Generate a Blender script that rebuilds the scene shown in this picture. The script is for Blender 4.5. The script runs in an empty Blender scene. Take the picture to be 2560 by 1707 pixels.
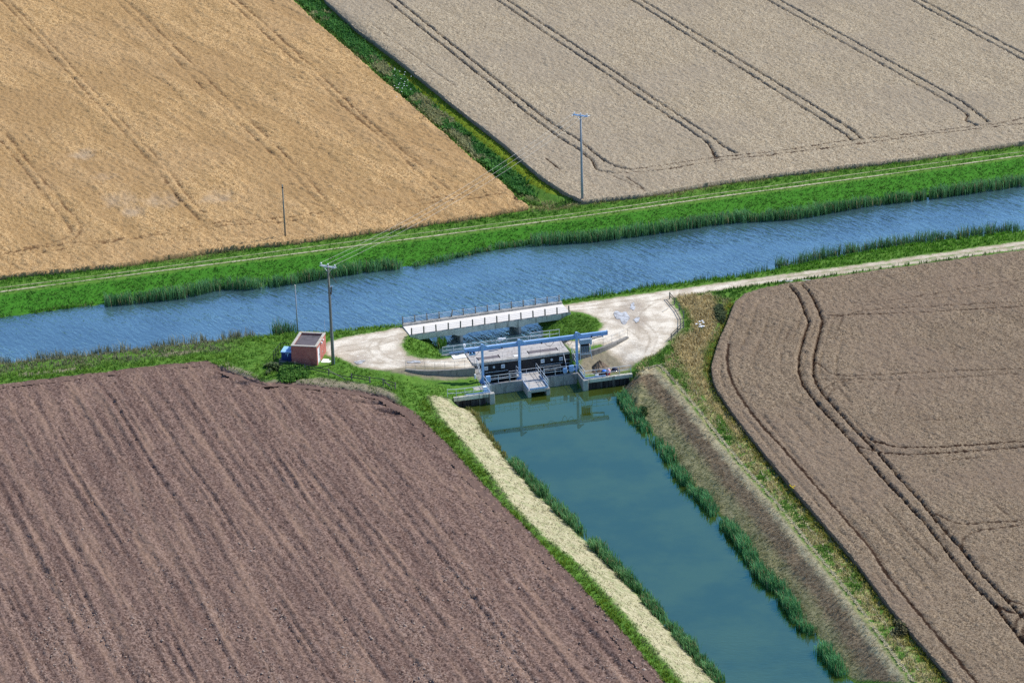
import bpy, math, random
import numpy as np
from mathutils import Vector, Matrix
from mathutils.geometry import delaunay_2d_cdt, tessellate_polygon

# ------------------------------------------------------------------ camera, sky, sun, exposure
SC = bpy.context.scene
COL = SC.collection
R = math.radians
THETA, ROLL, CAMH = R(22.0), 0.030, 149.0
FPX = 3100.0 / math.tan(THETA)            # focal length in pixels of a 2560 px wide frame
PW, PH = 2560, 1707
_fw = np.array([0, math.cos(THETA), -math.sin(THETA)]); _r = np.array([1., 0, 0]); _u = np.array([0, math.sin(THETA), math.cos(THETA)])
AR = math.cos(ROLL) * _r - math.sin(ROLL) * _u
AU = math.sin(ROLL) * _r + math.cos(ROLL) * _u
camd = bpy.data.cameras.new('camera'); cam = bpy.data.objects.new('camera', camd); COL.objects.link(cam)
camd.sensor_width = 36; camd.lens = 36 * FPX / PW; camd.clip_start = 1; camd.clip_end = 20000
cam.matrix_world = Matrix(((AR[0], AU[0], -_fw[0], 0), (AR[1], AU[1], -_fw[1], 0), (AR[2], AU[2], -_fw[2], CAMH), (0, 0, 0, 1)))
SC.camera = cam
SUN_AZ, SUN_EL = R(24), R(47)             # azimuth measured from +X towards +Y
world = bpy.data.worlds.new('World'); SC.world = world; world.use_nodes = True
wn = world.node_tree.nodes; wl = world.node_tree.links
sky = wn.new('ShaderNodeTexSky'); sky.sky_type = 'NISHITA'; sky.sun_disc = False
sky.sun_elevation = SUN_EL; sky.sun_rotation = R(90) - SUN_AZ; sky.altitude = 100; sky.air_density = 1.0; sky.dust_density = 0.0; sky.ozone_density = 6.0
wl.new(sky.outputs[0], wn['Background'].inputs[0]); wn['Background'].inputs[1].default_value = 0.15
sund = bpy.data.lights.new('sun', 'SUN'); sund.energy = 4.7; sund.angle = R(2.0); sund.color = (1.0, 0.955, 0.89)
sun = bpy.data.objects.new('sun', sund); COL.objects.link(sun); sun.location = (200, 400, 300)
sun.rotation_euler = Vector((math.cos(SUN_EL) * math.cos(SUN_AZ), math.cos(SUN_EL) * math.sin(SUN_AZ), math.sin(SUN_EL))).to_track_quat('Z', 'Y').to_euler()
SC.view_settings.view_transform = 'Standard'; SC.view_settings.look = 'None'; SC.view_settings.gamma = 1
SC.view_settings.use_curve_mapping = False; SC.view_settings.exposure = 0.12
SC.render.engine = 'CYCLES'; SC.cycles.max_bounces = 5; SC.cycles.use_denoising = False

rng = np.random.RandomState(7)
# ------------------------------------------------------------------ survey: photo pixel -> ground point at a height
def G(x, y, z=0.0):
    d = _fw * FPX + (x - PW / 2) * AR - (y - PH / 2) * AU
    t = (z - CAMH) / d[2]
    return np.array([t * d[0], t * d[1], z])
def GL(pts, z=0.0):
    return np.array([G(p[0], p[1], p[2] if len(p) > 2 else z) for p in pts])
LO = np.array([0.829, 359.598]); LU = np.array([0.96824, 0.25001]); LV = np.array([0.25001, -0.96824])
def LP(u, v, z=0.0):                      # sluice frame: u along the gantry, v down the drain
    p = LO + u * LU + v * LV
    return np.array([p[0], p[1], z])
def ext(line, d0=160, d1=160):            # run a surveyed line on beyond the frame
    a = line[0] + (line[0] - line[1]) / np.linalg.norm((line[0] - line[1])[:2]) * d0
    b = line[-1] + (line[-1] - line[-2]) / np.linalg.norm((line[-1] - line[-2])[:2]) * d1
    a[2] = line[0][2]; b[2] = line[-1][2]
    return np.vstack([a, line, b])
def dens(line, step=2.0):                 # resample and round corners a little
    line = np.asarray(line, float); out = []
    n = len(line)
    for i in range(n - 1):
        p0, p1, p2, p3 = line[max(i - 1, 0)], line[i], line[i + 1], line[min(i + 2, n - 1)]
        k = max(1, int(np.linalg.norm((p2 - p1)[:2]) / step))
        if k > 60: out.append(p1); continue
        for j in range(k):
            t = j / k
            out.append(0.5 * ((2 * p1) + (p2 - p0) * t + (2 * p0 - 5 * p1 + 4 * p2 - p3) * t * t + (3 * p1 - p0 - 3 * p2 + p3) * t ** 3))
    out.append(line[-1])
    return np.array(out)
# ------------------------------------------------------------------ numpy helpers
def _h(ix, iy, s):
    n = (ix.astype(np.int64) * 374761393 + iy.astype(np.int64) * 668265263 + s * 2147483647) & 0xffffffff
    n = ((n ^ (n >> 13)) * 1274126177) & 0xffffffff
    n = (n ^ (n >> 16)) & 0xffffffff
    return n / 4294967295.0
def vn(x, y, s=0):
    ix = np.floor(x); iy = np.floor(y); fx = x - ix; fy = y - iy
    fx = fx * fx * (3 - 2 * fx); fy = fy * fy * (3 - 2 * fy)
    a = _h(ix, iy, s); b = _h(ix + 1, iy, s); c = _h(ix, iy + 1, s); d = _h(ix + 1, iy + 1, s)
    return (a + (b - a) * fx) * (1 - fy) + (c + (d - c) * fx) * fy
def fbm(x, y, s=0, o=3):
    v = 0; a = 0.5; t = 0
    for i in range(o):
        v = v + a * vn(x, y, s + i); t += a; x = x * 2.03 + 3.1; y = y * 2.03 + 1.7; a *= 0.5
    return v / t
def sstep(a, b, x):
    t = np.clip((x - a) / (b - a), 0, 1); return t * t * (3 - 2 * t)
def pdist(P, line, closest=False):        # distance of points to a polyline
    P = P[:, :2]; best = np.full(len(P), 1e9); cp = np.zeros((len(P), 2)) if closest else None
    for a, b in zip(line[:-1], line[1:]):
        a = np.asarray(a)[:2]; b = np.asarray(b)[:2]; ab = b - a; L = ab @ ab
        if L < 1e-9: continue
        t = np.clip(((P - a) @ ab) / L, 0, 1); q = a + t[:, None] * ab
        d = ((P - q) ** 2).sum(1); m = d < best
        best = np.where(m, d, best)
        if closest: cp[m] = q[m]
    return (np.sqrt(best), cp) if closest else np.sqrt(best)
def inside(P, poly):
    x, y = P[:, 0], P[:, 1]; r = np.zeros(len(P), bool); n = len(poly)
    for i in range(n):
        x0, y0 = poly[i][0], poly[i][1]; x1, y1 = poly[(i + 1) % n][0], poly[(i + 1) % n][1]
        if y0 == y1: continue
        c = ((y0 > y) != (y1 > y)) & (x < (x1 - x0) * (y - y0) / (y1 - y0) + x0)
        r ^= c
    return r
def sd(P, poly, closest=False):           # signed distance, negative inside
    pl = np.vstack([np.asarray(poly)[:, :2], np.asarray(poly)[:1, :2]])
    if closest:
        d, c = pdist(P, pl, True); return np.where(inside(P, poly), -d, d), c
    d = pdist(P, pl); return np.where(inside(P, poly), -d, d)
def boxed(P, line, m, fn, far):           # evaluate fn only near the line's bounding box
    L = np.asarray(line)[:, :2]; k = ((P > L.min(0) - m) & (P < L.max(0) + m)).all(1)
    r = np.full(len(P), far, float)
    if k.any(): r[k] = fn(P[k], line)
    return r
def near_frame(P, m=14):                  # ground worth building finely: the view and a margin round it
    k = P[:, 1] / 280.0
    return (np.abs(P[:, 0] + 0.5) < 52 * k * 1.0 + m - 2 * 0 + (P[:, 1] - 280) * 0.0) & (P[:, 1] > 262) & (P[:, 1] < 556)
# ------------------------------------------------------------------ object helpers
def link(o, parent=None):
    COL.objects.link(o)
    if parent is not None: o.parent = parent
    return o
def tag(o, label=None, cat=None, group=None, kind=None):
    if label: o['label'] = label
    if cat: o['category'] = cat
    if group: o['group'] = group
    if kind: o['kind'] = kind
    return o
def npmesh(name, V, quads=None, tris=None, mat=None, attrs=None, smooth=False, cols=None):
    me = bpy.data.meshes.new(name)
    nq = 0 if quads is None else len(quads); nt = 0 if tris is None else len(tris)
    me.vertices.add(len(V)); me.vertices.foreach_set('co', np.asarray(V, np.float32).ravel())
    me.loops.add(nq * 4 + nt * 3); me.polygons.add(nq + nt)
    li = []
    if nq: li.append(np.asarray(quads, np.int32).ravel())
    if nt: li.append(np.asarray(tris, np.int32).ravel())
    me.loops.foreach_set('vertex_index', np.concatenate(li))
    st = np.concatenate([np.arange(nq) * 4, nq * 4 + np.arange(nt) * 3]).astype(np.int32)
    me.polygons.foreach_set('loop_start', st)
    if smooth: me.polygons.foreach_set('use_smooth', np.ones(nq + nt, bool))
    for k, a in (attrs or {}).items():
        at = me.attributes.new(k, 'FLOAT', 'POINT'); at.data.foreach_set('value', np.asarray(a, np.float32))
    if cols is not None:
        at = me.attributes.new('col', 'FLOAT_COLOR', 'POINT')
        at.data.foreach_set('color', np.concatenate([cols, np.ones((len(cols), 1))], 1).astype(np.float32).ravel())
    me.update(calc_edges=True); me.validate()
    if mat: me.materials.append(mat)
    return me
class MB:                                  # collects solids; build() links them as ONE mesh
    def __init__(s): s.v = []; s.f = []
    def add(s, V, F):
        n = len(s.v); s.v += [tuple(map(float, p)) for p in V]; s.f += [tuple(n + i for i in f) for f in F]; return s
    def box(s, c, ax, ay, az):             # centre and three half-extent vectors
        c, ax, ay, az = map(np.asarray, (c, ax, ay, az))
        V = [c + i * ax + j * ay + k * az for k in (-1, 1) for j in (-1, 1) for i in (-1, 1)]
        F = [(0, 2, 3, 1), (4, 5, 7, 6), (0, 1, 5, 4), (2, 6, 7, 3), (0, 4, 6, 2), (1, 3, 7, 5)]
        return s.add(V, F)
    def lbox(s, u0, u1, v0, v1, z0, z1):   # box in the sluice frame
        c = LP((u0 + u1) / 2, (v0 + v1) / 2, (z0 + z1) / 2)
        return s.box(c, np.append(LU, 0) * (u1 - u0) / 2, np.append(-LV, 0) * (v1 - v0) / 2, np.array([0, 0, (z1 - z0) / 2]))
    def bar(s, a, b, w, h, up=(0, 0, 1)):
        a = np.asarray(a, float); b = np.asarray(b, float); d = b - a; L = np.linalg.norm(d); d /= L
        up = np.asarray(up, float)
        if abs(d @ up) > 0.95: up = np.array([LV[0], LV[1], 0.])
        x = np.cross(d, up); x /= np.linalg.norm(x); y = np.cross(x, d)
        return s.box((a + b) / 2, x * w / 2, d * L / 2, y * h / 2)
    def tube(s, pts, r, n=8, cap=True):
        pts = [np.asarray(p, float) for p in pts]; m = len(pts)
        rr = r if hasattr(r, '__len__') else [r] * m; V = []; F = []
        for i, p in enumerate(pts):
            d = pts[min(i + 1, m - 1)] - pts[max(i - 1, 0)]; d = d / np.linalg.norm(d)
            up = np.array([0, 0, 1.]) if abs(d[2]) < 0.9 else np.array([1., 0, 0])
            x = np.cross(d, up); x /= np.linalg.norm(x); y = np.cross(d, x)
            V += [p + rr[i] * (math.cos(2 * math.pi * k / n) * x + math.sin(2 * math.pi * k / n) * y) for k in range(n)]
        for i in range(m - 1):
            F += [(i * n + k, i * n + (k + 1) % n, (i + 1) * n + (k + 1) % n, (i + 1) * n + k) for k in range(n)]
        if cap: F += [tuple(range(n - 1, -1, -1)), tuple((m - 1) * n + k for k in range(n))]
        return s.add(V, F)
    def prism(s, poly, z0, z1):            # vertical prism over a plan polygon
        n = len(poly); V = [(p[0], p[1], z0) for p in poly] + [(p[0], p[1], z1) for p in poly]
        F = [(i, (i + 1) % n, n + (i + 1) % n, n + i) for i in range(n)] + [tuple(range(n - 1, -1, -1)), tuple(range(n, 2 * n))]
        return s.add(V, F)
    def extr(s, pts, d):                   # extrude a planar outline along d
        n = len(pts); d = np.asarray(d); V = [np.asarray(p, float) for p in pts] + [np.asarray(p, float) + d for p in pts]
        F = [(i, (i + 1) % n, n + (i + 1) % n, n + i) for i in range(n)] + [tuple(range(n - 1, -1, -1)), tuple(range(n, 2 * n))]
        return s.add(V, F)
    def mesh(s, name, mat, off=(0, 0, 0), bevel=0, smooth=False):
        import bmesh
        me = bpy.data.meshes.new(name)
        me.from_pydata([(p[0] - off[0], p[1] - off[1], p[2] - off[2]) for p in s.v], [], s.f)
        bm = bmesh.new(); bm.from_mesh(me); bmesh.ops.recalc_face_normals(bm, faces=bm.faces)
        if bevel: bmesh.ops.bevel(bm, geom=list(bm.edges), offset=bevel, segments=1, affect='EDGES', clamp_overlap=True)
        if smooth:
            for f in bm.faces: f.smooth = len(f.verts) == 4
        bm.to_mesh(me); bm.free()
        me.materials.append(mat); return me
BASE = {}
def thing(name, loc, label, cat, group=None):
    o = bpy.data.objects.new(name, None); o.empty_display_size = 0.3; o.location = tuple(map(float, loc)); link(o)
    BASE[o.name] = np.array([float(x) for x in loc]); return tag(o, label, cat, group)
def part(name, mb, mat, parent, bevel=0, smooth=False, label=None):
    b = BASE[parent.name]; o = bpy.data.objects.new(name, mb.mesh(name, mat, b, bevel, smooth)); link(o, parent)
    BASE[o.name] = b
    if label: o['label'] = label
    return o
def solo(name, mb, mat, loc, label, cat, group=None, bevel=0, smooth=False):
    o = bpy.data.objects.new(name, mb.mesh(name, mat, loc, bevel, smooth)); o.location = tuple(map(float, loc)); link(o)
    BASE[o.name] = np.array(loc, float); return tag(o, label, cat, group)
def inst(name, me, parent, p):             # repeated part sharing one mesh, p in world
    o = bpy.data.objects.new(name, me); b = BASE[parent.name]; o.location = tuple(float(x) for x in np.asarray(p) - b); return link(o, parent)
# ------------------------------------------------------------------ materials
class NT:
    def __init__(s, name, rough=0.9, spec=0.2):
        s.m = bpy.data.materials.new(name); s.m.use_nodes = True; s.t = s.m.node_tree; s.n = s.t.nodes; s.l = s.t.links
        s.b = s.n['Principled BSDF']; s.b.inputs['Roughness'].default_value = rough; s.b.inputs['Specular IOR Level'].default_value = spec
        s.co = s.n.new('ShaderNodeTexCoord').outputs['Object']; s.geo = None
    def world(s):
        if s.geo is None: s.geo = s.n.new('ShaderNodeNewGeometry').outputs['Position']
        return s.geo
    def vmap(s, vec, rot=0, scale=(1, 1, 1)):
        if rot:                            # turn first, then stretch along the turned axes
            m = s.n.new('ShaderNodeMapping'); s.l.new(vec, m.inputs[0]); m.inputs['Rotation'].default_value = (0, 0, rot); vec = m.outputs[0]
        m = s.n.new('ShaderNodeMapping'); s.l.new(vec, m.inputs[0]); m.inputs['Scale'].default_value = scale
        return m.outputs[0]
    def noise(s, scale, detail=3, rough=0.55, vec=None, dist=0):
        t = s.n.new('ShaderNodeTexNoise'); s.l.new(vec if vec is not None else s.world(), t.inputs['Vector'])
        t.inputs['Scale'].default_value = scale; t.inputs['Detail'].default_value = detail; t.inputs['Roughness'].default_value = rough; t.inputs['Distortion'].default_value = dist
        return t.outputs['Fac']
    def vor(s, scale, vec=None, out='Distance'):
        t = s.n.new('ShaderNodeTexVoronoi'); s.l.new(vec if vec is not None else s.world(), t.inputs['Vector']); t.inputs['Scale'].default_value = scale
        return t.outputs[out]
    def attr(s, name, col=False):
        a = s.n.new('ShaderNodeAttribute'); a.attribute_name = name; return a.outputs['Color' if col else 'Fac']
    def _in(s, sock, v):
        if hasattr(v, 'is_linked') or isinstance(v, bpy.types.NodeSocket): s.l.new(v, sock)
        else: sock.default_value = v
    def math(s, op, a, b=0.0, clamp=False):
        m = s.n.new('ShaderNodeMath'); m.operation = op; m.use_clamp = clamp; s._in(m.inputs[0], a); s._in(m.inputs[1], b); return m.outputs[0]
    def rng(s, v, a, b, c=0.0, d=1.0, smooth=True):
        m = s.n.new('ShaderNodeMapRange'); m.interpolation_type = 'SMOOTHSTEP' if smooth else 'LINEAR'; s._in(m.inputs[0], v)
        for i, x in enumerate((a, b, c, d)): m.inputs[i + 1].default_value = x
        return m.outputs[0]
    def mix(s, f, a, b, mode='MIX'):
        m = s.n.new('ShaderNodeMix'); m.data_type = 'RGBA'; m.blend_type = mode; m.clamp_factor = True
        for k, v in ((0, f), (6, a), (7, b)):
            if isinstance(v, tuple): v = v + (1.0,) if len(v) == 3 else v
            s._in(m.inputs[k], v)
        return m.outputs[2]
    def bump(s, h, strength=0.5, dist=0.05, prev=None):
        b = s.n.new('ShaderNodeBump'); b.inputs['Strength'].default_value = strength; b.inputs['Distance'].default_value = dist; s.l.new(h, b.inputs['Height'])
        if prev: s.l.new(prev, b.inputs['Normal'])
        return b.outputs[0]
    def done(s, col, nrm=None, rough=None):
        s._in(s.b.inputs['Base Color'], col + (1.0,) if isinstance(col, tuple) else col)
        if nrm is not None: s.l.new(nrm, s.b.inputs['Normal'])
        if rough is not None: s._in(s.b.inputs['Roughness'], rough)
        return s.m
def simple(name, col, rough=0.6, spec=0.3, var=0.25, scale=3.0, metal=0.0, dirt=None, dirtamt=0.5):
    t = NT(name, rough, spec); t.b.inputs['Metallic'].default_value = metal
    n = t.noise(scale, 4, 0.6); lo = tuple(c * (1 - var) for c in col); hi = tuple(min(1, c * (1 + var)) for c in col)
    c = t.mix(n, lo, hi)
    if dirt: c = t.mix(t.math('MULTIPLY', t.rng(t.noise(scale * 0.6, 5, 0.7), 0.5, 0.68), dirtamt), c, dirt)
    return t.done(c, t.bump(t.noise(scale * 8, 2), 0.15, 0.02))
MAT = {}
def concrete(name, base, dark, stain):
    t = NT(name, 0.9, 0.15); n1 = t.noise(0.9, 5, 0.65); n2 = t.noise(7, 4, 0.6)
    c = t.mix(t.rng(n2, 0.3, 0.7), tuple(x * 0.82 for x in base), base)
    c = t.mix(t.rng(n1, 0.48, 0.66), c, dark)
    sv = t.vmap(t.world(), 0, (2.6, 2.6, 0.35)); c = t.mix(t.math('MULTIPLY', t.rng(t.noise(1.0, 4, 0.6, sv), 0.52, 0.7), 0.8), c, stain)
    return t.done(c, t.bump(n2, 0.3, 0.03))
MAT['conc'] = concrete('concrete', (0.48, 0.46, 0.42), (0.30, 0.29, 0.26), (0.20, 0.20, 0.17))
MAT['conc_deck'] = concrete('concrete deck', (0.52, 0.49, 0.46), (0.40, 0.37, 0.34), (0.26, 0.24, 0.22))
MAT['conc_beam'] = concrete('lichen concrete', (0.70, 0.67, 0.55), (0.48, 0.47, 0.38), (0.20, 0.20, 0.16))
MAT['conc_wet_shade'] = concrete('wet concrete with painted shade', (0.045, 0.043, 0.045), (0.022, 0.022, 0.024), (0.06, 0.055, 0.05))  # near black combines wet concrete with shade put into the colour
MAT['conc_weir'] = concrete('grey blue concrete', (0.36, 0.35, 0.33), (0.24, 0.235, 0.22), (0.12, 0.12, 0.11))
MAT['conc_wing'] = concrete('weathered wing wall', (0.30, 0.28, 0.25), (0.20, 0.185, 0.165), (0.12, 0.11, 0.10))
MAT['pile'] = concrete('sheet pile', (0.055, 0.045, 0.045), (0.03, 0.025, 0.028), (0.20, 0.18, 0.16))
MAT['bridge_top'] = concrete('dusty bridge deck', (0.80, 0.76, 0.70), (0.72, 0.68, 0.62), (0.60, 0.56, 0.50))
MAT['white_slab'] = simple('white slab', (0.82, 0.80, 0.76), 0.8, 0.2, 0.08, 2.0)
MAT['blue'] = simple('pale blue paint', (0.28, 0.47, 0.76), 0.4, 0.4, 0.12, 1.5, 0, (0.14, 0.20, 0.30), 0.35)
MAT['galv'] = simple('galvanised steel', (0.62, 0.67, 0.72), 0.45, 0.5, 0.12, 4.0)
MAT['galv_dull'] = simple('dull galvanised steel', (0.30, 0.31, 0.31), 0.6, 0.3, 0.2, 4.0)
MAT['kick'] = simple('blue grey toe board', (0.42, 0.56, 0.78), 0.5, 0.4, 0.12, 2.0)
MAT['postc'] = simple('weathered bridge post', (0.17, 0.16, 0.13), 0.9, 0.1, 0.35, 6.0)
MAT['wood'] = simple('weathered fence timber', (0.20, 0.19, 0.16), 0.9, 0.1, 0.35, 5.0)
MAT['wood_dark'] = simple('dark fence timber', (0.06, 0.065, 0.055), 0.9, 0.1, 0.35, 5.0)
MAT['rail_pale'] = simple('pale rail', (0.55, 0.52, 0.46), 0.8, 0.2, 0.2, 4.0)
MAT['white'] = simple('white paint', (0.82, 0.83, 0.84), 0.45, 0.4, 0.05, 2.0)
MAT['mark'] = simple('dark blue print', (0.10, 0.16, 0.42), 0.5, 0.3, 0.1, 2.0)
MAT['black_metal'] = simple('black steel', (0.018, 0.019, 0.02), 0.5, 0.4, 0.2, 3.0)
MAT['navy'] = simple('tank blue with painted shade', (0.025, 0.05, 0.20), 0.45, 0.4, 0.25, 2.0)  # blue body darkened to navy, hut shadow put into the colour
MAT['tank_lid'] = simple('light blue lid', (0.33, 0.58, 0.86), 0.4, 0.4, 0.12, 2.0)
MAT['red'] = simple('red plastic', (0.36, 0.02, 0.035), 0.5, 0.4, 0.2, 3.0)
MAT['pink'] = simple('pink sack', (0.75, 0.45, 0.47), 0.7, 0.2, 0.2, 5.0)
MAT['sack_navy'] = simple('navy sack', (0.02, 0.022, 0.05), 0.6, 0.3, 0.2, 5.0)
MAT['bright_blue'] = simple('bright blue lid', (0.06, 0.24, 0.80), 0.4, 0.4, 0.1, 5.0)
MAT['tub'] = simple('dark tub', (0.03, 0.04, 0.055), 0.5, 0.4, 0.1, 5.0)
MAT['machine'] = simple('grey blue machine casing', (0.33, 0.42, 0.52), 0.5, 0.4, 0.12, 2.0)
MAT['pole'] = simple('creosoted pole', (0.20, 0.20, 0.17), 0.85, 0.15, 0.3, 3.0)
MAT['pole_grey'] = simple('silvered pole', (0.30, 0.33, 0.37), 0.8, 0.2, 0.2, 3.0)
MAT['porcelain'] = simple('porcelain insulator', (0.75, 0.78, 0.80), 0.25, 0.5, 0.05, 5.0)
MAT['wire'] = simple('aluminium conductor', (0.55, 0.53, 0.47), 0.5, 0.4, 0.05, 1.0)
MAT['cable'] = simple('black cable', (0.02, 0.03, 0.05), 0.5, 0.3, 0.1, 5.0)
MAT['felt'] = simple('roofing felt', (0.13, 0.115, 0.125), 0.9, 0.15, 0.3, 1.2, 0, (0.05, 0.045, 0.045), 0.6)
MAT['coping'] = simple('lichened coping', (0.48, 0.45, 0.40), 0.9, 0.1, 0.2, 2.5, 0, (0.42, 0.28, 0.06), 0.85)
MAT['grate'] = simple('hatch grating', (0.16, 0.135, 0.14), 0.7, 0.3, 0.3, 8.0)
MAT['slot'] = simple('dark slot', (0.012, 0.010, 0.012), 0.9, 0.1, 0.1, 2.0)
MAT['spoil'] = simple('raked weed heap', (0.15, 0.115, 0.085), 1.0, 0.05, 0.6, 5.0, 0, (0.28, 0.21, 0.14), 0.7)
def brick_mat():
    t = NT('red brick', 0.9, 0.1)
    g = t.n.new('ShaderNodeTexBrick'); mp = t.n.new('ShaderNodeMapping'); t.l.new(t.co, mp.inputs[0])
    return t, g, mp
def make_brick(axis):
    t = NT('red brick ' + axis, 0.9, 0.1); g = t.n.new('ShaderNodeTexBrick')
    sep = t.n.new('ShaderNodeSeparateXYZ'); t.l.new(t.co, sep.inputs[0]); cmb = t.n.new('ShaderNodeCombineXYZ')
    hor = t.math('ADD', sep.outputs[0], t.math('MULTIPLY', sep.outputs[1], 1.0))
    t.l.new(hor, cmb.inputs[0]); t.l.new(sep.outputs[2], cmb.inputs[1]); t.l.new(cmb.outputs[0], g.inputs['Vector'])
    g.inputs['Scale'].default_value = 1.0; g.inputs['Brick Width'].default_value = 0.225; g.inputs['Row Height'].default_value = 0.075; g.inputs['Mortar Size'].default_value = 0.008
    g.inputs['Color1'].default_value = (0.52, 0.15, 0.11, 1); g.inputs['Color2'].default_value = (0.40, 0.10, 0.08, 1); g.inputs['Mortar'].default_value = (0.45, 0.30, 0.26, 1)
    c = t.mix(t.rng(t.noise(1.1, 5, 0.65), 0.45, 0.75), g.outputs[0], (0.28, 0.07, 0.06))
    return t.done(c, t.bump(g.outputs['Fac'], -0.3, 0.01))
MAT['brick'] = make_brick('wall')
def foliage(name, rough=0.75, trans=0.35):
    t = NT(name, rough, 0.15); c = t.attr('col', True)
    t._in(t.b.inputs['Base Color'], c)
    tr = t.n.new('ShaderNodeBsdfTranslucent'); t.l.new(c, tr.inputs[0]); mx = t.n.new('ShaderNodeMixShader'); mx.inputs[0].default_value = trans
    t.l.new(t.b.outputs[0], mx.inputs[1]); t.l.new(tr.outputs[0], mx.inputs[2]); t.l.new(mx.outputs[0], t.n['Material Output'].inputs[0])
    return t.m
MAT['leaf'] = foliage('blades')
# ------------------------------------------------------------------ surveyed lines of the land
WZ, DZ = -1.6, -2.6                         # river and drain water levels
F0 = ext(GL([(0, 690), (293, 662), (713, 604), (1018, 562), (1321, 518), (1456, 508), (1608, 488), (1920, 440), (2287, 397), (2560, 357)], 0))
F1 = ext(GL([(0, 720), (344, 676.5), (760, 620), (1200, 565), (1455, 532), (1800, 483), (1920, 467), (2287, 415), (2560, 379.6)], .15))
F2 = ext(GL([(0, 730), (344, 685), (760, 632), (1200, 575), (1455, 541), (1800, 492), (1920, 476), (2287, 427), (2560, 389)], .15))
F3 = F2 + np.array([0, -1.1, -.05])
F4 = ext(GL([(0, 794), (206, 766), (430, 744), (551, 720), (654, 716), (760, 700), (915, 676), (1060, 662), (1200, 630), (1327, 611), (1532, 594), (1800, 556), (1993, 542), (2142, 516), (2324, 493), (2560, 460)], WZ))
F5 = F4 + np.array([0.6, -2.4, -1.4])
N3a = ext(GL([(0, 912), (241, 889), (379, 871), (516, 857), (654, 842), (745, 834), (813, 832), (915, 820), (1002, 813)], .05), 160, 0.05)
N3b = ext(GL([(1403, 754), (1495, 741), (1587, 726), (1701, 709), (1860, 690), (2059, 651), (2258, 615), (2560, 578)], .05), 0.05, 160)
def off(l, dx, dy, z):
    o = l.copy(); o[:, 0] += dx; o[:, 1] += dy; o[:, 2] = z; return o
N4a, N4b = off(N3a, -.5, 2.4, WZ), off(N3b, -.5, 2.4, WZ)
N5a, N5b = off(N3a, -1, 4.6, -3.0), off(N3b, -1, 4.6, -3.0)
BL = [LP(-10.95, -18.7, .15), LP(-10.8, -14.6, .25)] + list(GL([(1001, 846), (1006, 862), (1030, 886), (1056, 894), (1090, 896), (1140, 890)], .28)) + [LP(-8.5, -6.6, .28)]
BLw = [LP(-7.6, -19.5, WZ), LP(-7.4, -15, WZ), LP(-7.4, -11.5, WZ), LP(-7.0, -8.5, WZ), LP(-6.9, -7.0, WZ)]
BLb = [LP(-6.2, -20.5, -3), LP(-6.2, -15, -3), LP(-6.2, -7.0, -3)]
BR = [LP(11.05, -19.4, .15), LP(11.2, -15.5, .25)] + list(GL([(1455, 786), (1488, 797), (1500, 812), (1490, 832), (1462, 846)], .28)) + [LP(8.6, -6.6, .28)]
BRw = [LP(7.6, -20.2, WZ), LP(7.4, -15.6, WZ), LP(6.6, -12.5, WZ), LP(5.6, -9.5, WZ), LP(5.2, -7.0, WZ)]
BRb = [LP(6, -20.5, -3), LP(6, -15.5, -3), LP(4.4, -7.0, -3)]
DLc = ext(GL([(1071, 986, -.55), (1082, 1010, -.3), (1098, 1036, -.15), (1149, 1092, -.05), (1224, 1182, 0), (1287, 1266, 0), (1364, 1343, 0), (1449, 1408, 0), (1568, 1539, 0), (1657, 1646, 0), (1711, 1707, 0)]), 0.05, 120)
DLf = ext(np.vstack([[LP(-8.2, 4.75, DZ + .05)], GL([(1185, 1034), (1213, 1082), (1262, 1144), (1338, 1230), (1415, 1304), (1453, 1343), (1532, 1423), (1642, 1542), (1731, 1643), (1791, 1707)], DZ + .05)]), 0.05, 120)
DRf = ext(GL([(1556, 975), (1592, 1032), (1634, 1084), (1676, 1128), (1714, 1190), (1765, 1243), (1822, 1310), (1873, 1367), (1906, 1426), (1964, 1482), (2014, 1557), (2046, 1589), (2081, 1642), (2130, 1698)], DZ + .05), 0.05, 120)
DRc = ext(GL([(1600, 925, -.5), (1637, 915, -.1), (1707, 989, 0), (1777, 1078, 0), (1860, 1180, 0), (1930, 1257, 0), (2036, 1391, 0), (2104, 1474, 0), (2191, 1594, 0), (2273, 1707, 0)]), 0.05, 120)
WL = [LP(-13.9, -3.7), LP(-12.4, -2.75), LP(-10.8, -2.13), (LP(-8.2, -1.55)), LP(-5.5, -1.3)]
WR = [LP(7.45, -1.6), LP(9.6, -1.9), LP(12, -2.7), LP(14, -3.75), LP(15.9, -5.0)]
WLd, WRd = dens(WL, 0.7), dens(WR, 0.7)
# TIN of the terrain
tv, te = [], []
def brk(line, z=None):
    i0 = len(tv)
    for p in line: tv.append((float(p[0]), float(p[1]), float(p[2] if z is None else z)))
    te.extend((i0 + k, i0 + k + 1) for k in range(len(line) - 1))
for l in (F0, F1, F2, F3, F4, F5, N3a, N3b, N4a[:-1], N4b[1:], N5a[:-1], N5b[1:], BL, BR, BLw, BRw, BLb, BRb, DLc, DLf, DRf, DRc): brk(l)
brk(off(DLf, 2.2, 0.6, -3.7)[3:]); brk(off(DRf, -2.2, -0.2, -3.7)[3:])
brk([LP(-5.3, -1.15, -.85), LP(-5.3, 3.42, -1.25), LP(-9.6, 3.42, -1.2)]); brk([LP(7.8, -1.5, -.75), LP(7.8, 3.08, -1.25), LP(13.85, 3.08, -1.15)])
brk([LP(-5.12, 3.64, -3.4), LP(-8.7, 3.64, -2.95), LP(-9.75, 3.95, -1.6)]); brk([LP(8.05, 3.32, -3.4), LP(13.1, 3.32, -2.95), LP(13.9, 3.6, -1.7)])
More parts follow.
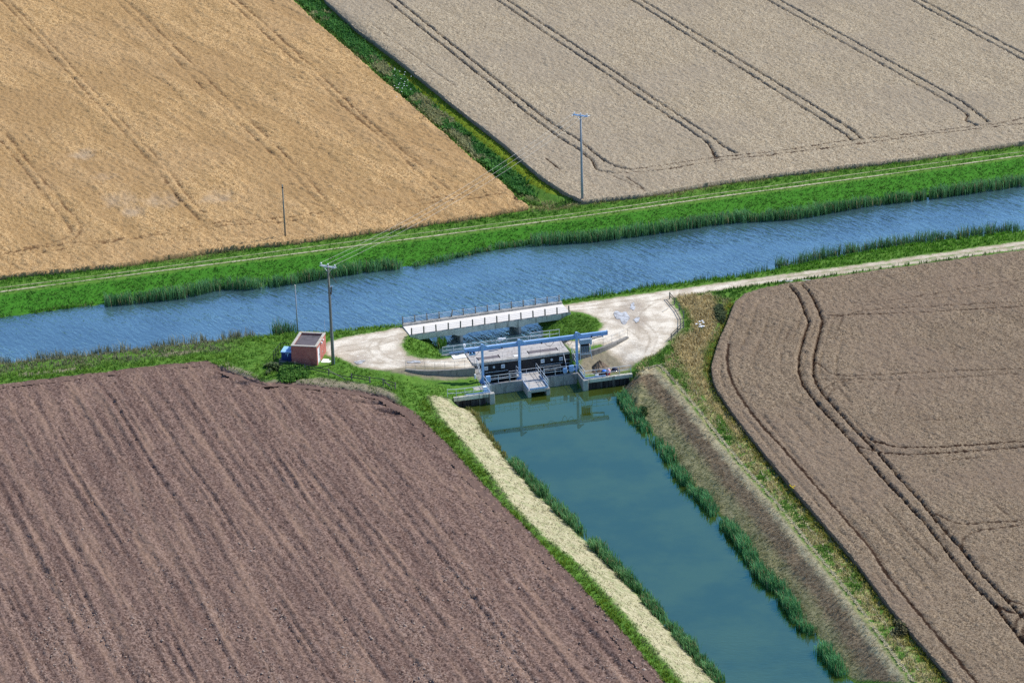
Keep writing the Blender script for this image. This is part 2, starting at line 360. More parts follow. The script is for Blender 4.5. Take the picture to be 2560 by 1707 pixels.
def wingln(line, side, zs):
    out = []
    for i, p in enumerate(line):
        d = line[min(i + 1, len(line) - 1)] - line[max(i - 1, 0)]; d = d / np.linalg.norm(d); n = np.array([-d[1], d[0], 0]) * side
        q = p + n; t = i / (len(line) - 1); q[2] = zs[0] + (zs[1] - zs[0]) * t; out.append(q)
    return out
brk(wingln(WLd, .12, (.24, .26))); brk(wingln(WLd, -.14, (.16, -.72)))
brk(wingln(WRd, .12, (.26, .26))); brk(wingln(WRd, -.14, (-.62, .14)))
brk([LP(-5.3, -2.4, .2), LP(-5.6, -5.6, .25), LP(-6.2, -6.55, .28)]); brk([LP(7.35, -2.2, .2), LP(7.35, -5.6, .25), LP(6.6, -6.55, .28)])
brk([LP(-4.95, -6.4, -3), LP(-4.95, 4.2, -3.7), LP(-8.6, 4.45, -2.9)]); brk([LP(7.15, -6.4, -3), LP(7.15, 4.2, -3.7), LP(13.0, 4.1, -2.8)]); brk([LP(1.3, -6.4, -3), LP(1.3, 4.4, -3.8), LP(1.6, 10, -3.8)])
for u, v, z in ((-10.3, 4.3, -1.35), (-9.7, 4.4, -2.0), (-7.6, 1.2, -1.0), (-10.6, 1.5, -.55), (-11.3, 4.1, -.75), (10.5, .8, -1.0), (13.5, 0.2, -.55),
                (14.2, 4.0, -2.4), (-5.2, 4.8, -3.6), (7.9, 4.6, -3.6)):
    p = LP(u, v, z); tv.append(tuple(p))
for px, py, z in ((1651, 883, .1), (1610, 894, -.2), (1560, 800, .28), (1620, 760, .25), (900, 870, .25), (850, 900, .2), (950, 930, .1), (1000, 960, -.1), (1040, 955, -.35), (790, 915, .05), (1690, 800, .2)):
    tv.append(tuple(G(px, py, z)))
for x, y in ((-3000, -200), (3000, -200), (-3000, 6000), (3000, 6000), (-200, 560), (200, 560), (-170, 300), (170, 300), (60, 330), (-60, 330)): tv.append((x, y, 0.))
_v, _e, _f, _ov, _, _ = delaunay_2d_cdt([Vector(p[:2]) for p in tv], te, [], 0, 1e-4)
TV = np.array([[p[0], p[1]] for p in _v]); TZ = np.zeros(len(TV))
_in = np.array(tv)
for i, o in enumerate(_ov):
    if len(o): TZ[i] = _in[o[0]][2]
    else:
        best = 1e9
        for a, b in te:
            A, B = _in[a], _in[b]; ab = (B - A)[:2]; L = ab @ ab
            t = min(1, max(0, ((TV[i] - A[:2]) @ ab) / L)); q = A + t * (B - A); d = ((TV[i] - q[:2]) ** 2).sum()
            if d < best: best = d; TZ[i] = q[2]
DITCH = GL([(770, 0), (870, 70), (985, 170), (1105, 285), (1220, 385), (1330, 475), (1390, 515)])
def tz(P):
    P = np.asarray(P)[:, :2]; z = np.zeros(len(P)); done = np.zeros(len(P), bool)
    o = np.argsort(P[:, 1]); Ys = P[o, 1]
    for tri in _f:
        a, b, c = TV[tri[0]], TV[tri[1]], TV[tri[2]]
        y0, y1 = min(a[1], b[1], c[1]), max(a[1], b[1], c[1])
        i0, i1 = np.searchsorted(Ys, y0 - 1e-6), np.searchsorted(Ys, y1 + 1e-6, 'right')
        if i1 <= i0: continue
        idx = o[i0:i1]; Q = P[idx]; k = (Q[:, 0] >= min(a[0], b[0], c[0]) - 1e-6) & (Q[:, 0] <= max(a[0], b[0], c[0]) + 1e-6)
        idx = idx[k]; Q = Q[k]
        if not len(idx): continue
        D = (b[1] - c[1]) * (a[0] - c[0]) + (c[0] - b[0]) * (a[1] - c[1])
        if abs(D) < 1e-12: continue
        l0 = ((b[1] - c[1]) * (Q[:, 0] - c[0]) + (c[0] - b[0]) * (Q[:, 1] - c[1])) / D
        l1 = ((c[1] - a[1]) * (Q[:, 0] - c[0]) + (a[0] - c[0]) * (Q[:, 1] - c[1])) / D; l2 = 1 - l0 - l1
        m = (l0 > -1e-6) & (l1 > -1e-6) & (l2 > -1e-6)
        z[idx[m]] = l0[m] * TZ[tri[0]] + l1[m] * TZ[tri[1]] + l2[m] * TZ[tri[2]]
    d = boxed(P, DITCH, 5, pdist, 9.0); z = z - 0.75 * np.exp(-(d / 1.5) ** 2) * (P[:, 1] > 418)
    return z
# ------------------------------------------------------------------ field outlines (world plan)
CH = 0.75
golden = np.vstack([GL([(0, 688), (293, 660), (516, 624), (713, 604), (1018, 562), (1200, 536), (1321, 514), (1296, 500), (1271, 471), (1200, 411), (1146, 364), (1050, 282), (986, 225), (921, 168), (864, 118), (789, 54), (732, 0)], CH), [[-52, 600, CH], [-140, 600, CH], [-140, 385, CH]]])
upper = np.vstack([GL([(814, 0), (889, 64), (1000, 150), (1129, 257), (1257, 357), (1348, 436), (1409, 477), (1456, 500), (1608, 484), (1800, 452), (1920, 436), (2287, 393), (2560, 353)], CH), [[135, 452, CH], [135, 610, CH], [-45, 600, CH]]])
right_ = np.vstack([GL([(1900, 722), (1959, 710), (2158, 680), (2560, 624)], CH), [[125, 412, CH], [125, 240, CH], [33, 240, CH]], GL([(2450, 1780), (2386, 1707), (2366, 1681), (2235, 1527), (2133, 1393), (2058, 1305), (1978, 1212), (1899, 1117), (1829, 1027), (1795, 976), (1782, 950), (1778, 917), (1788, 878), (1800, 845), (1816, 811), (1837, 755), (1864, 733)], CH)])
plough = np.vstack([[[-130, 325, 0]], GL([(0, 962), (206, 938), (412, 914), (515, 904), (560, 922), (600, 938), (669, 958), (704, 955), (770, 962), (891, 974), (963, 989), (1000, 1010), (1034, 1029), (1073, 1066), (1103, 1098), (1122, 1116), (1240, 1250), (1300, 1306), (1419, 1433), (1544, 1567), (1612, 1649), (1660, 1707)], 0), [[24, 240, 0], [-130, 240, 0]]])
# zones of the ground (plan polygons)
def Z(pts, z=0.1): return GL(pts, z)
gravel_polys = [
    Z([(816, 856), (830, 851), (886, 839), (963, 827), (1003, 818), (1020, 832), (1012, 850), (1002, 868), (1022, 890), (1052, 899), (1092, 901), (1140, 897), (1188, 888), (1200, 905), (1196, 924), (1110, 921), (1060, 918), (1018, 922), (960, 925), (905, 920), (874, 908), (842, 894), (816, 887), (806, 872)]),
    Z([(1400, 768), (1410, 763), (1541, 744), (1632, 731), (1720, 719), (1790, 708), (1860, 699), (2158, 659), (2560, 602), (2700, 580), (2700, 600), (2560, 611), (2158, 668), (1960, 694), (1860, 707), (2000, 688), (2158, 670), (2560, 613), (2700, 592), (2700, 607), (2560, 620), (2158, 676), (1960, 703), (1860, 716), (1780, 729), (1720, 738), (1682, 745), (1678, 757), (1692, 775), (1704, 797), (1702, 820), (1690, 836), (1672, 850), (1664, 868), (1640, 884), (1600, 893), (1565, 900), (1530, 880), (1500, 862), (1470, 870), (1440, 880), (1410, 862), (1400, 850), (1440, 856), (1475, 845), (1498, 832), (1506, 812), (1490, 796), (1450, 781), (1420, 780)])]
dirt_polys = [Z([(1000, 925), (1060, 922), (1110, 926), (1180, 926), (1186, 938), (1150, 944), (1110, 950), (1060, 950), (1000, 944), (930, 934), (890, 922), (930, 920)], -.5),
              Z([(1450, 900), (1500, 890), (1540, 880), (1600, 895), (1585, 915), (1560, 925), (1500, 930), (1450, 932)], -.8),
              Z([(1660, 765), (1680, 760), (1702, 800), (1700, 825), (1676, 850), (1640, 850), (1660, 815)], .2),
              Z([(640, 955), (720, 950), (800, 945), (900, 958), (960, 968), (990, 985), (1000, 1005), (900, 985), (770, 970), (690, 965)], 0),
              Z([(560, 905), (620, 930), (660, 950), (600, 945), (540, 925)], 0),
              Z([(40, 935), (120, 926), (230, 912), (232, 918), (160, 930), (60, 942)], 0), Z([(390, 890), (440, 880), (510, 872), (500, 880), (430, 892)], 0)]
cream_poly = np.vstack([DLc[:-1], DLf[:-1][::-1]])
brown_poly = np.vstack([DRc[1:-1], DRf[1:-1][::-1]])
gold_polys = [Z([(1692, 742), (1770, 736), (1792, 745), (1794, 775), (1782, 830), (1759, 878), (1756, 935), (1790, 990), (1860, 1085), (1845, 1090), (1770, 1000), (1724, 930), (1685, 875), (1690, 850), (1724, 832), (1716, 789)])]
olive_poly = np.vstack([GL([(770, -30), (835, 30), (975, 155), (1105, 268), (1235, 375), (1320, 450), (1375, 482)]), GL([(1440, 500), (1409, 480), (1348, 440), (1257, 361), (1129, 261), (1000, 154), (889, 68), (800, -20)])])
weed_poly = np.vstack([GL([(715, -30), (790, 45), (930, 165), (1060, 285), (1160, 370), (1225, 425), (1300, 490)]), GL([(1340, 490), (1330, 465), (1235, 382), (1105, 276), (975, 163), (835, 38), (770, -20)])])
soil_line = dens(GL([(545, 918), (600, 936), (669, 960), (704, 955), (770, 961), (891, 974), (963, 989), (1003, 1010)]))
# ------------------------------------------------------------------ terrain sheet
def axis(lo, hi, seg, step, fstep):
    a = list(np.arange(lo, seg[0], step)) + list(np.arange(seg[0], seg[1], fstep)) + list(np.arange(seg[1], hi, step)); return a
gx = np.array([-6000, -2500, -1000, -500, -300, -200, -150] + axis(-112, 112, (-19, 20), .42, .2) + [112, 150, 200, 300, 500, 1000, 2500, 6000])
gy = np.array([-3000, -1000, -200, 50, 150, 200, 240] + axis(262, 556, (350, 382), .5, .22) + [556, 600, 650, 800, 1200, 2500, 6000, 12000])
XX, YY = np.meshgrid(gx, gy); P0 = np.stack([XX.ravel(), YY.ravel()], 1)
fine = near_frame(P0)
H0 = tz(P0)
NXg = len(gx)
ii, jj = np.meshgrid(np.arange(len(gx) - 1), np.arange(len(gy) - 1)); q0 = (jj * NXg + ii).ravel()
Q = np.stack([q0, q0 + 1, q0 + 1 + NXg, q0 + NXg], 1)
big = ((gx[1:] - gx[:-1])[ii.ravel()] > 1) | ((gy[1:] - gy[:-1])[jj.ravel()] > 1)
sdc_p = sd(P0, plough)
sdc = np.minimum.reduce([boxed(P0, golden, 3, sd, 4.0), boxed(P0, upper, 3, sd, 4.0), boxed(P0, right_, 3, sd, 4.0), sdc_p])
drop = (sdc[Q] < -1.2).all(1) & ~big
# coarse cells outside the view margin: merge is not needed, they are few
Q = Q[~drop]
zone = {}
live = np.zeros(len(P0), bool); live[np.unique(Q)] = True; PL = P0[live]
def full(a, far=4.0):
    r = np.full(len(P0), far); r[live] = np.clip(a, -4, 4); return r
def zsd(polys): return full(np.minimum.reduce([boxed(PL, p, 4, sd, 4.0) for p in polys]))
def zpd(lines): return full(np.minimum.reduce([boxed(PL, p, 4, pdist, 4.0) for p in lines]))
zone['gravel'] = zsd(gravel_polys)
zone['dirt'] = zsd(dirt_polys)
zone['cream'] = zsd([cream_poly]); zone['brown'] = zsd([brown_poly]); zone['gold'] = zsd([gold_polys[0]])
zone['olive'] = zsd([olive_poly]); zone['weed'] = zsd([weed_poly])
zone['rut'] = zpd([F1, F2])
lush = np.vstack([F3[1:-1], F4[1:-1][::-1]]); zone['lush'] = zsd([lush])
zone['margin'] = zpd([F0])
zone['soil'] = np.minimum(zpd([soil_line]), full(sdc_p[live]))
YR = [GL(l, .25) for l in ([(1410, 778), (1480, 772), (1560, 765), (1640, 750), (1700, 735)], [(1420, 770), (1500, 760), (1600, 745), (1680, 730)], [(1500, 795), (1560, 800), (1600, 815), (1625, 845), (1610, 880)], [(1520, 785), (1580, 790), (1618, 810), (1642, 840), (1632, 875)], [(1640, 755), (1610, 775), (1595, 800), (1600, 830)], [(1560, 820), (1590, 835), (1600, 850)],
    [(830, 868), (900, 858), (960, 845), (1010, 832)], [(840, 880), (910, 872), (965, 858), (1005, 845)], [(955, 850), (945, 866), (960, 885), (1000, 903), (1060, 910)], [(935, 850), (922, 868), (935, 890), (980, 910), (1040, 916)], [(860, 897), (930, 905), (1000, 908), (1120, 912)])]
zone['verge'] = zsd([np.vstack([DRc[2:-1], GL([(2450, 1780), (2386, 1707), (2366, 1681), (2235, 1527), (2133, 1393), (2058, 1305), (1978, 1212), (1899, 1117), (1829, 1027), (1782, 950), (1778, 917)])])])
zone['yard'] = zpd([dens(l, 1.0) for l in YR])
_pd = np.array([G(1560, 792, .25), G(1590, 798, .25), G(1580, 768, .25), G(899, 904, .25), G(1036, 905, .25)])
zone['mud'] = full(np.min(np.stack([np.hypot((PL[:, 0] - p[0]) / 2.0, (PL[:, 1] - p[1]) / 4.2) for p in _pd]), 0))
DRm = DRc + np.array([0.5, .1, 0]); zone['crest'] = zpd([DRm])
DLm = DLc + np.array([-1.0, -.2, 0]); zone['rank'] = zpd([DLm])
bump_amp = sstep(0, .6, zone['gravel']) * 0.13 + 0.02
_box = np.array([LP(-5.5, -6.9), LP(7.5, -6.9), LP(7.5, 3.7), LP(-5.5, 3.7)])
wall_far = np.minimum(zpd([np.array(WLd), np.array(WRd)]), np.abs(zsd([_box])))
bump_amp = bump_amp * sstep(0.3, 1.2, wall_far) * fine * (.12 + .88 * sstep(.5, 1.3, zone['rut']))
H1 = H0 + (fbm(P0[:, 0] * .9, P0[:, 1] * .9, 3, 3) - .5) * 2 * bump_amp + (vn(P0[:, 0] * 3.1, P0[:, 1] * 3.1, 9) - .5) * bump_amp
H1 -= 0.45 * np.exp(-(zpd([soil_line]) / .3) ** 2)
V0 = np.concatenate([P0, H1[:, None]], 1)
def ground_mat():
    t = NT('ground cover', 0.95, 0.08)
    nb = t.noise(0.09, 4, 0.6); nm = t.noise(0.8, 4, 0.6); nf = t.noise(5.0, 4, 0.65); nff = t.noise(14, 3, 0.6)
    g = t.mix(t.rng(nm, .3, .7), (0.06, 0.16, 0.022), (0.14, 0.26, 0.04)); g = t.mix(t.rng(nf, .35, .7), g, (0.08, 0.19, 0.025)); g = t.mix(t.math('MULTIPLY', t.rng(nff, .5, .75), .5), g, (0.20, 0.22, 0.06))
    def zn(name, w, amp=1.0, edge=.25, bias=0.0):
        a = t.attr(name); n = t.math('MULTIPLY', t.math('SUBTRACT', t.math('ADD', nm, t.math('MULTIPLY', nf, .6)), .8), amp)
        return t.math('MULTIPLY', t.rng(t.math('ADD', t.math('ADD', a, n), bias), edge, -edge), w)
    c = t.mix(zn('lush', 1, .5), g, t.mix(nf, (0.035, 0.15, 0.014), (0.08, 0.25, 0.025)))
    dry = t.mix(nf, (0.24, 0.22, 0.09), (0.42, 0.36, 0.17))
    c = t.mix(t.math('MULTIPLY', t.rng(t.math('ADD', t.attr('margin'), nm), 1.6, .5), .8), c, dry)
    c = t.mix(zn('olive', 1, .5), c, t.mix(nm, (0.22, 0.28, 0.02), (0.12, 0.20, 0.02)))
    c = t.mix(zn('weed', 1, .7), c, t.mix(nf, (0.03, 0.10, 0.025), (0.10, 0.14, 0.05)))
    c = t.mix(t.math('MULTIPLY', t.math('MULTIPLY', t.rng(t.attr('verge'), .3, -.3), t.rng(nm, .42, .6)), .8), c, t.mix(nf, (0.34, 0.28, 0.13), (0.56, 0.47, 0.25)))
    c = t.mix(zn('gold', .95, 1.2), c, t.mix(nm, (0.30, 0.23, 0.10), (0.50, 0.38, 0.18)))
    nf2 = t.rng(t.noise(3.2, 4, .7, t.vmap(t.world(), R(25), (.45, 1.2, 1))), .34, .66)
    cw = t.math('ADD', t.attr('crest'), t.math('MULTIPLY', t.math('SUBTRACT', nm, .5), 1.4))
    band = t.mix(t.rng(cw, 1.0, 1.7), t.mix(nf2, (0.32, 0.265, 0.145), (0.58, 0.50, 0.31)), t.mix(t.rng(cw, 2.4, 3.8), t.mix(nf2, (0.13, 0.092, 0.055), (0.33, 0.25, 0.155)), t.mix(nf2, (0.13, 0.135, 0.055), (0.40, 0.36, 0.19))))
    c = t.mix(zn('brown', 1, .3), c, band)
    _unused = (t.mix(t.rng(nm, .35, .65), t.mix(nf, (0.21, 0.17, 0.125), (0.36, 0.30, 0.21)), t.mix(nf, (0.24, 0.22, 0.12), (0.42, 0.38, 0.23))))
    c = t.mix(zn('cream', 1, 1.0, .45), c, t.mix(t.rng(nm, .4, .7), t.mix(nf2, (0.31, 0.28, 0.15), (0.56, 0.50, 0.33)), t.mix(nf2, (0.22, 0.24, 0.11), (0.44, 0.42, 0.24))))
    c = t.mix(zn('dirt', .9, 1.4, .5), c, t.mix(nf, (0.17, 0.13, 0.09), (0.38, 0.32, 0.24)))
    grav = t.mix(t.rng(t.noise(.45, 5, .6), .38, .62), t.mix(nff, (0.40, 0.33, 0.245), (0.66, 0.58, 0.46)), t.mix(nff, (0.66, 0.58, 0.46), (0.88, 0.81, 0.68)))
    wv = t.noise(1.6, 4, .6, t.vmap(t.world(), R(-14), (.35, 2.2, 1))); grav = t.mix(t.math('MULTIPLY', t.rng(wv, .56, .72), .6), grav, (0.34, 0.29, 0.22))
    grav = t.mix(t.math('MULTIPLY', t.rng(t.math('ADD', t.attr('yard'), t.math('MULTIPLY', nm, .5)), .55, .2), .55), grav, (0.30, 0.24, 0.17))
    grav = t.mix(t.math('MULTIPLY', t.rng(t.math('ADD', t.attr('mud'), t.math('MULTIPLY', nf, .7)), 1.4, .8), .6), grav, (0.33, 0.27, 0.21))
    grav = t.mix(t.math('MULTIPLY', t.rng(t.math('ADD', t.attr('gravel'), nm), -.6, .4), .6), grav, (0.36, 0.29, 0.19))
    grav = t.mix(t.math('MULTIPLY', t.rng(t.noise(3.4, 4, .75), .55, .68), .55), grav, (0.36, 0.29, 0.20)); grav = t.mix(t.math('MULTIPLY', t.rng(t.noise(2.6, 4, .75, t.vmap(t.world(), R(33), (1, 1, 1))), .56, .7), .6), grav, (0.90, 0.85, 0.74))
    c = t.mix(zn('gravel', 1, 1.3, .35), c, grav)
    c = t.mix(t.rng(t.math('ADD', t.attr('soil'), t.math('MULTIPLY', nf, .5)), .6, .35), c, (0.165, 0.108, 0.085))
    return t.done(c, t.bump(nff, .5, .05, t.bump(nf, .6, .12)))
MAT['ground'] = ground_mat()
def compact(V, F, at):
    u, inv = np.unique(F.ravel(), return_inverse=True); return V[u], inv.reshape(F.shape), {k: a[u] for k, a in at.items()}
cen = P0[Q].mean(1); gq = zone['gravel'][Q].mean(1) < 0
for nm, m in (('ground', ~gq), ('gravel_track', gq)):
    v, f, at = compact(V0, Q[m], zone)
    o = bpy.data.objects.new(nm, npmesh(nm, v, f, None, MAT['ground'], at, True)); link(o); tag(o, kind='structure')
def rut_mat():
    t = NT('worn wheel rut', .95, .08); nf = t.noise(2.4, 4, .7)
    return t.done(t.mix(t.rng(nf, .35, .68), (0.20, 0.22, 0.08), (0.56, 0.50, 0.38)), t.bump(nf, .4, .05))
MAT['rut'] = rut_mat()
for k, l in enumerate((F1, F2)):
    c = dens(l[1:-1], 1.0); c[:, 2] = 0; d = np.gradient(c[:, :2], axis=0); d /= np.linalg.norm(d, axis=1)[:, None]; nn = np.stack([-d[:, 1], d[:, 0]], 1)
    w = (.16 if k else .08) * (.35 + vn(np.arange(len(c)) * .23, np.zeros(len(c)), 201 + k)) + .03
    a = c[:, :2] + nn * (w + rng.normal(0, .02, len(c)))[:, None]; b = c[:, :2] - nn * w[:, None]; P_ = np.empty((len(c) * 2, 2)); P_[0::2] = a; P_[1::2] = b
    V_ = np.concatenate([P_, tz(P_)[:, None] + .045], 1); i_ = np.arange(len(c) - 1) * 2
    tag(link(bpy.data.objects.new('farm_track', npmesh('farm_track', V_, np.stack([i_, i_ + 1, i_ + 3, i_ + 2], 1), None, MAT['rut']))), kind='structure')
# ------------------------------------------------------------------ crops and plough land
def field(name, poly, ang, sa, sx, hfun, mat, label, cat, skirt=True, kind='stuff'):
    a = np.array([math.cos(ang), math.sin(ang)]); b = np.array([-a[1], a[0]]); C = np.asarray(poly)[:, :2]
    pa, pb = C @ a, C @ b
    A, B = np.meshgrid(np.arange(pa.min() - sa, pa.max() + sa * 2, sa), np.arange(pb.min() - sx, pb.max() + sx * 2, sx))
    n0 = A.shape[1]; P = A.ravel()[:, None] * a + B.ravel()[:, None] * b
    ok = near_frame(P, 12)
    s = np.full(len(P), 9.0); cp = P.copy(); s[ok], cp[ok] = sd(P[ok], poly, True)
    i, j = np.meshgrid(np.arange(A.shape[1] - 1), np.arange(A.shape[0] - 1)); q = (j * n0 + i).ravel(); q = np.stack([q, q + 1, q + 1 + n0, q + n0], 1)
    q = q[ok[q].all(1) & (s[q].min(1) < 0)]
    P = np.where((s > 0)[:, None], cp, P); 
    u, inv = np.unique(q.ravel(), return_inverse=True); P = P[u]; q = inv.reshape(q.shape); s = np.minimum(s[u], 0)
    h, at = hfun(P, s)
    V = np.concatenate([P, h[:, None]], 1)
    if skirt:
        e = np.concatenate([q[:, [0, 1]], q[:, [1, 2]], q[:, [2, 3]], q[:, [3, 0]]]); k = np.sort(e, 1)
        key = k[:, 0].astype(np.int64) * len(V) + k[:, 1]; uu, fi, ct = np.unique(key, return_index=True, return_counts=True)
        be = e[fi[ct == 1]]; nv = len(V); bv, bi = np.unique(be.ravel(), return_inverse=True); bi = bi.reshape(be.shape)
        V2 = V[bv].copy(); V2[:, 2] = tz(V2) - .15
        V = np.vstack([V, V2]); q = np.vstack([q, np.stack([be[:, 1], be[:, 0], nv + bi[:, 0], nv + bi[:, 1]], 1)])
        at = {kk: np.concatenate([x, x[bv] * (1 if kk != 'edge' else 0) + (1 if kk == 'edge' else 0)]) for kk, x in at.items()}
    print('FIELD', name, len(V), len(q))
    o = bpy.data.objects.new(name, npmesh(name, V, q, None, mat, at, False)); link(o); tag(o, label, cat, None, kind); return o
def groove(P, lines, w0, w1, jit=.25, s=5):
    g = np.zeros(len(P)); GC = np.zeros(len(P)); wob = (vn(P[:, 0] * 2.2, P[:, 1] * 2.2, s) - .5) * jit
    for l, k in lines:
        d = boxed(P, l, 1.2, pdist, 9.0) * (1 if k > .9 else .8) + wob; f = 1 - sstep(w0, w1, d)
        g = np.maximum(g, (k if k > .9 else k * .42) * f); GC[:] = np.maximum(GC, min(1, k * 1.15) * f)
    return g, GC
def ln(pts, k=1.0): return (dens(GL(pts, CH), 3.0), k)
UPL = [ln(l, k) for l, k in [
    ([(960, -5), (1340, 299), (1447, 373), (1478, 398), (1493, 425), (1536, 432)], 1), ([(987, -5), (1340, 277), (1447, 349), (1487, 383), (1511, 401), (1539, 415), (1573, 422)], 1),
    ([(1236, -5), (1340, 66), (1768, 355), (1779, 372), (1790, 392)], 1), ([(1261, -5), (1340, 48), (1793, 352), (1812, 368), (1842, 383)], 1),
    ([(1572, -5), (2116, 337), (2132, 352)], 1), ([(1598, -5), (1920, 193), (2134, 327), (2156, 349)], 1),
    ([(1911, -5), (2391, 266), (2420, 288), (2412, 300), (2440, 312)], 1), ([(1940, -5), (2410, 257), (2443, 282), (2470, 304)], 1),
    ([(2268, -5), (2560, 150), (2640, 192)], 1), ([(2295, -5), (2560, 135), (2640, 178)], 1),
    ([(1573, 422), (1615, 418), (1768, 395), (1854, 386), (1980, 372), (2104, 352), (2287, 332), (2440, 314), (2492, 308), (2560, 294), (2700, 275)], .8),
    ([(1536, 432), (1646, 425), (1799, 401), (1980, 380), (2134, 360), (2318, 335), (2456, 320), (2560, 308), (2700, 290)], .8),
    ([(1530, 438), (1615, 477)], .5), ([(1566, 441), (1609, 471)], .6), ([(1364, 395), (1400, 423)], .7),
    ([(930, 60), (1000, 112), (1100, 188), (1140, 215)], .45), ([(1780, 380), (1788, 398), (1800, 392)], .6), ([(1620, 468), (1700, 458), (1800, 445), (1860, 436)], .35)]]
def h_upper(P, s):
    g, gc = groove(P, UPL, .08, .27, .10)
    n = fbm(P[:, 0] * 1.1, P[:, 1] * 1.1, 21, 3); r = rng.rand(len(P))
    h = tz(P) + CH + (n - .5) * .16 + (r - .5) * .26 - .55 * g - .15 * sstep(-.5, 0, s) * r
    return h, {'track': gc, 'edge': np.zeros(len(P))}
GOL = [ln(l, k) for l, k in [
    ([(566, -5), (700, 118), (775, 182), (843, 250), (928, 321), (1003, 389), (1060, 445), (1093, 475)], .55), ([(588, -5), (700, 93), (789, 175), (878, 261), (950, 325), (1021, 386), (1090, 446), (1125, 475)], .6),
    ([(286, -5), (413, 123), (581, 291), (672, 375), (764, 468), (795, 507)], .45), ([(308, -5), (388, 68), (549, 226), (695, 368), (786, 461), (820, 507)], .5),
    ([(0, -5), (97, 100), (226, 242), (371, 397), (444, 489), (496, 544)], .5), ([(20, 0), (155, 139), (291, 287), (404, 404), (470, 490), (509, 530)], .45),
    ([(0, 349), (64, 426), (138, 523), (179, 575), (165, 595), (60, 618)], .5), ([(16, 333), (123, 468), (155, 506), (206, 568), (190, 595), (150, 609)], .5),
    ([(-80, 645), (0, 632), (155, 608), (310, 595), (516, 558), (760, 537), (818, 525), (1057, 496), (1257, 475)], .6), ([(-80, 655), (0, 640), (206, 613), (516, 568), (760, 547), (950, 521), (1128, 498), (1257, 482)], .6),
    ([(1285, 492), (1293, 506), (1270, 514)], .5)]]
def h_gold(P, s):
    g, gc = groove(P, GOL, .06, .42, .4); _m = (.6 + .8 * vn(P[:, 0] * .25, P[:, 1] * .25, 35)); g = g * 1.5 * _m; gc = gc * 1.0; gc = np.clip(gc * _m, 0, 1)
    x, y = P[:, 0], P[:, 1]; c, sn = math.cos(R(-62)), math.sin(R(-62)); al, ac = x * c + y * sn, -x * sn + y * c
    lod = sstep(.46, .66, fbm(al * .035, ac * .30, 31, 4)); n = fbm(x * .8, y * .8, 33, 3); r = rng.rand(len(P))
    h = tz(P) + CH + (n - .5) * .34 + (r - .5) * .34 - .3 * lod * n - .5 * g
    pl = [(G(205, 395), 3.5), (G(262, 455), 3.), (G(300, 510), 5.), (G(545, 505), 4.5), (G(330, 540), 4.), (G(400, 515), 5)]
    pat = np.zeros(len(P))
    for q, rad in pl: pat = np.maximum(pat, np.exp(-(((x - q[0]) / (rad * .8)) ** 2 + ((y - q[1]) / rad) ** 2)))
    pat = np.clip(pat * 1.6 - .5 - 1.3 * fbm(x * .9, y * .45, 37, 3) + .35, 0, 1)
    return h - .3 * pat, {'track': gc, 'edge': np.zeros(len(P)), 'lodged': lod, 'patch': pat}
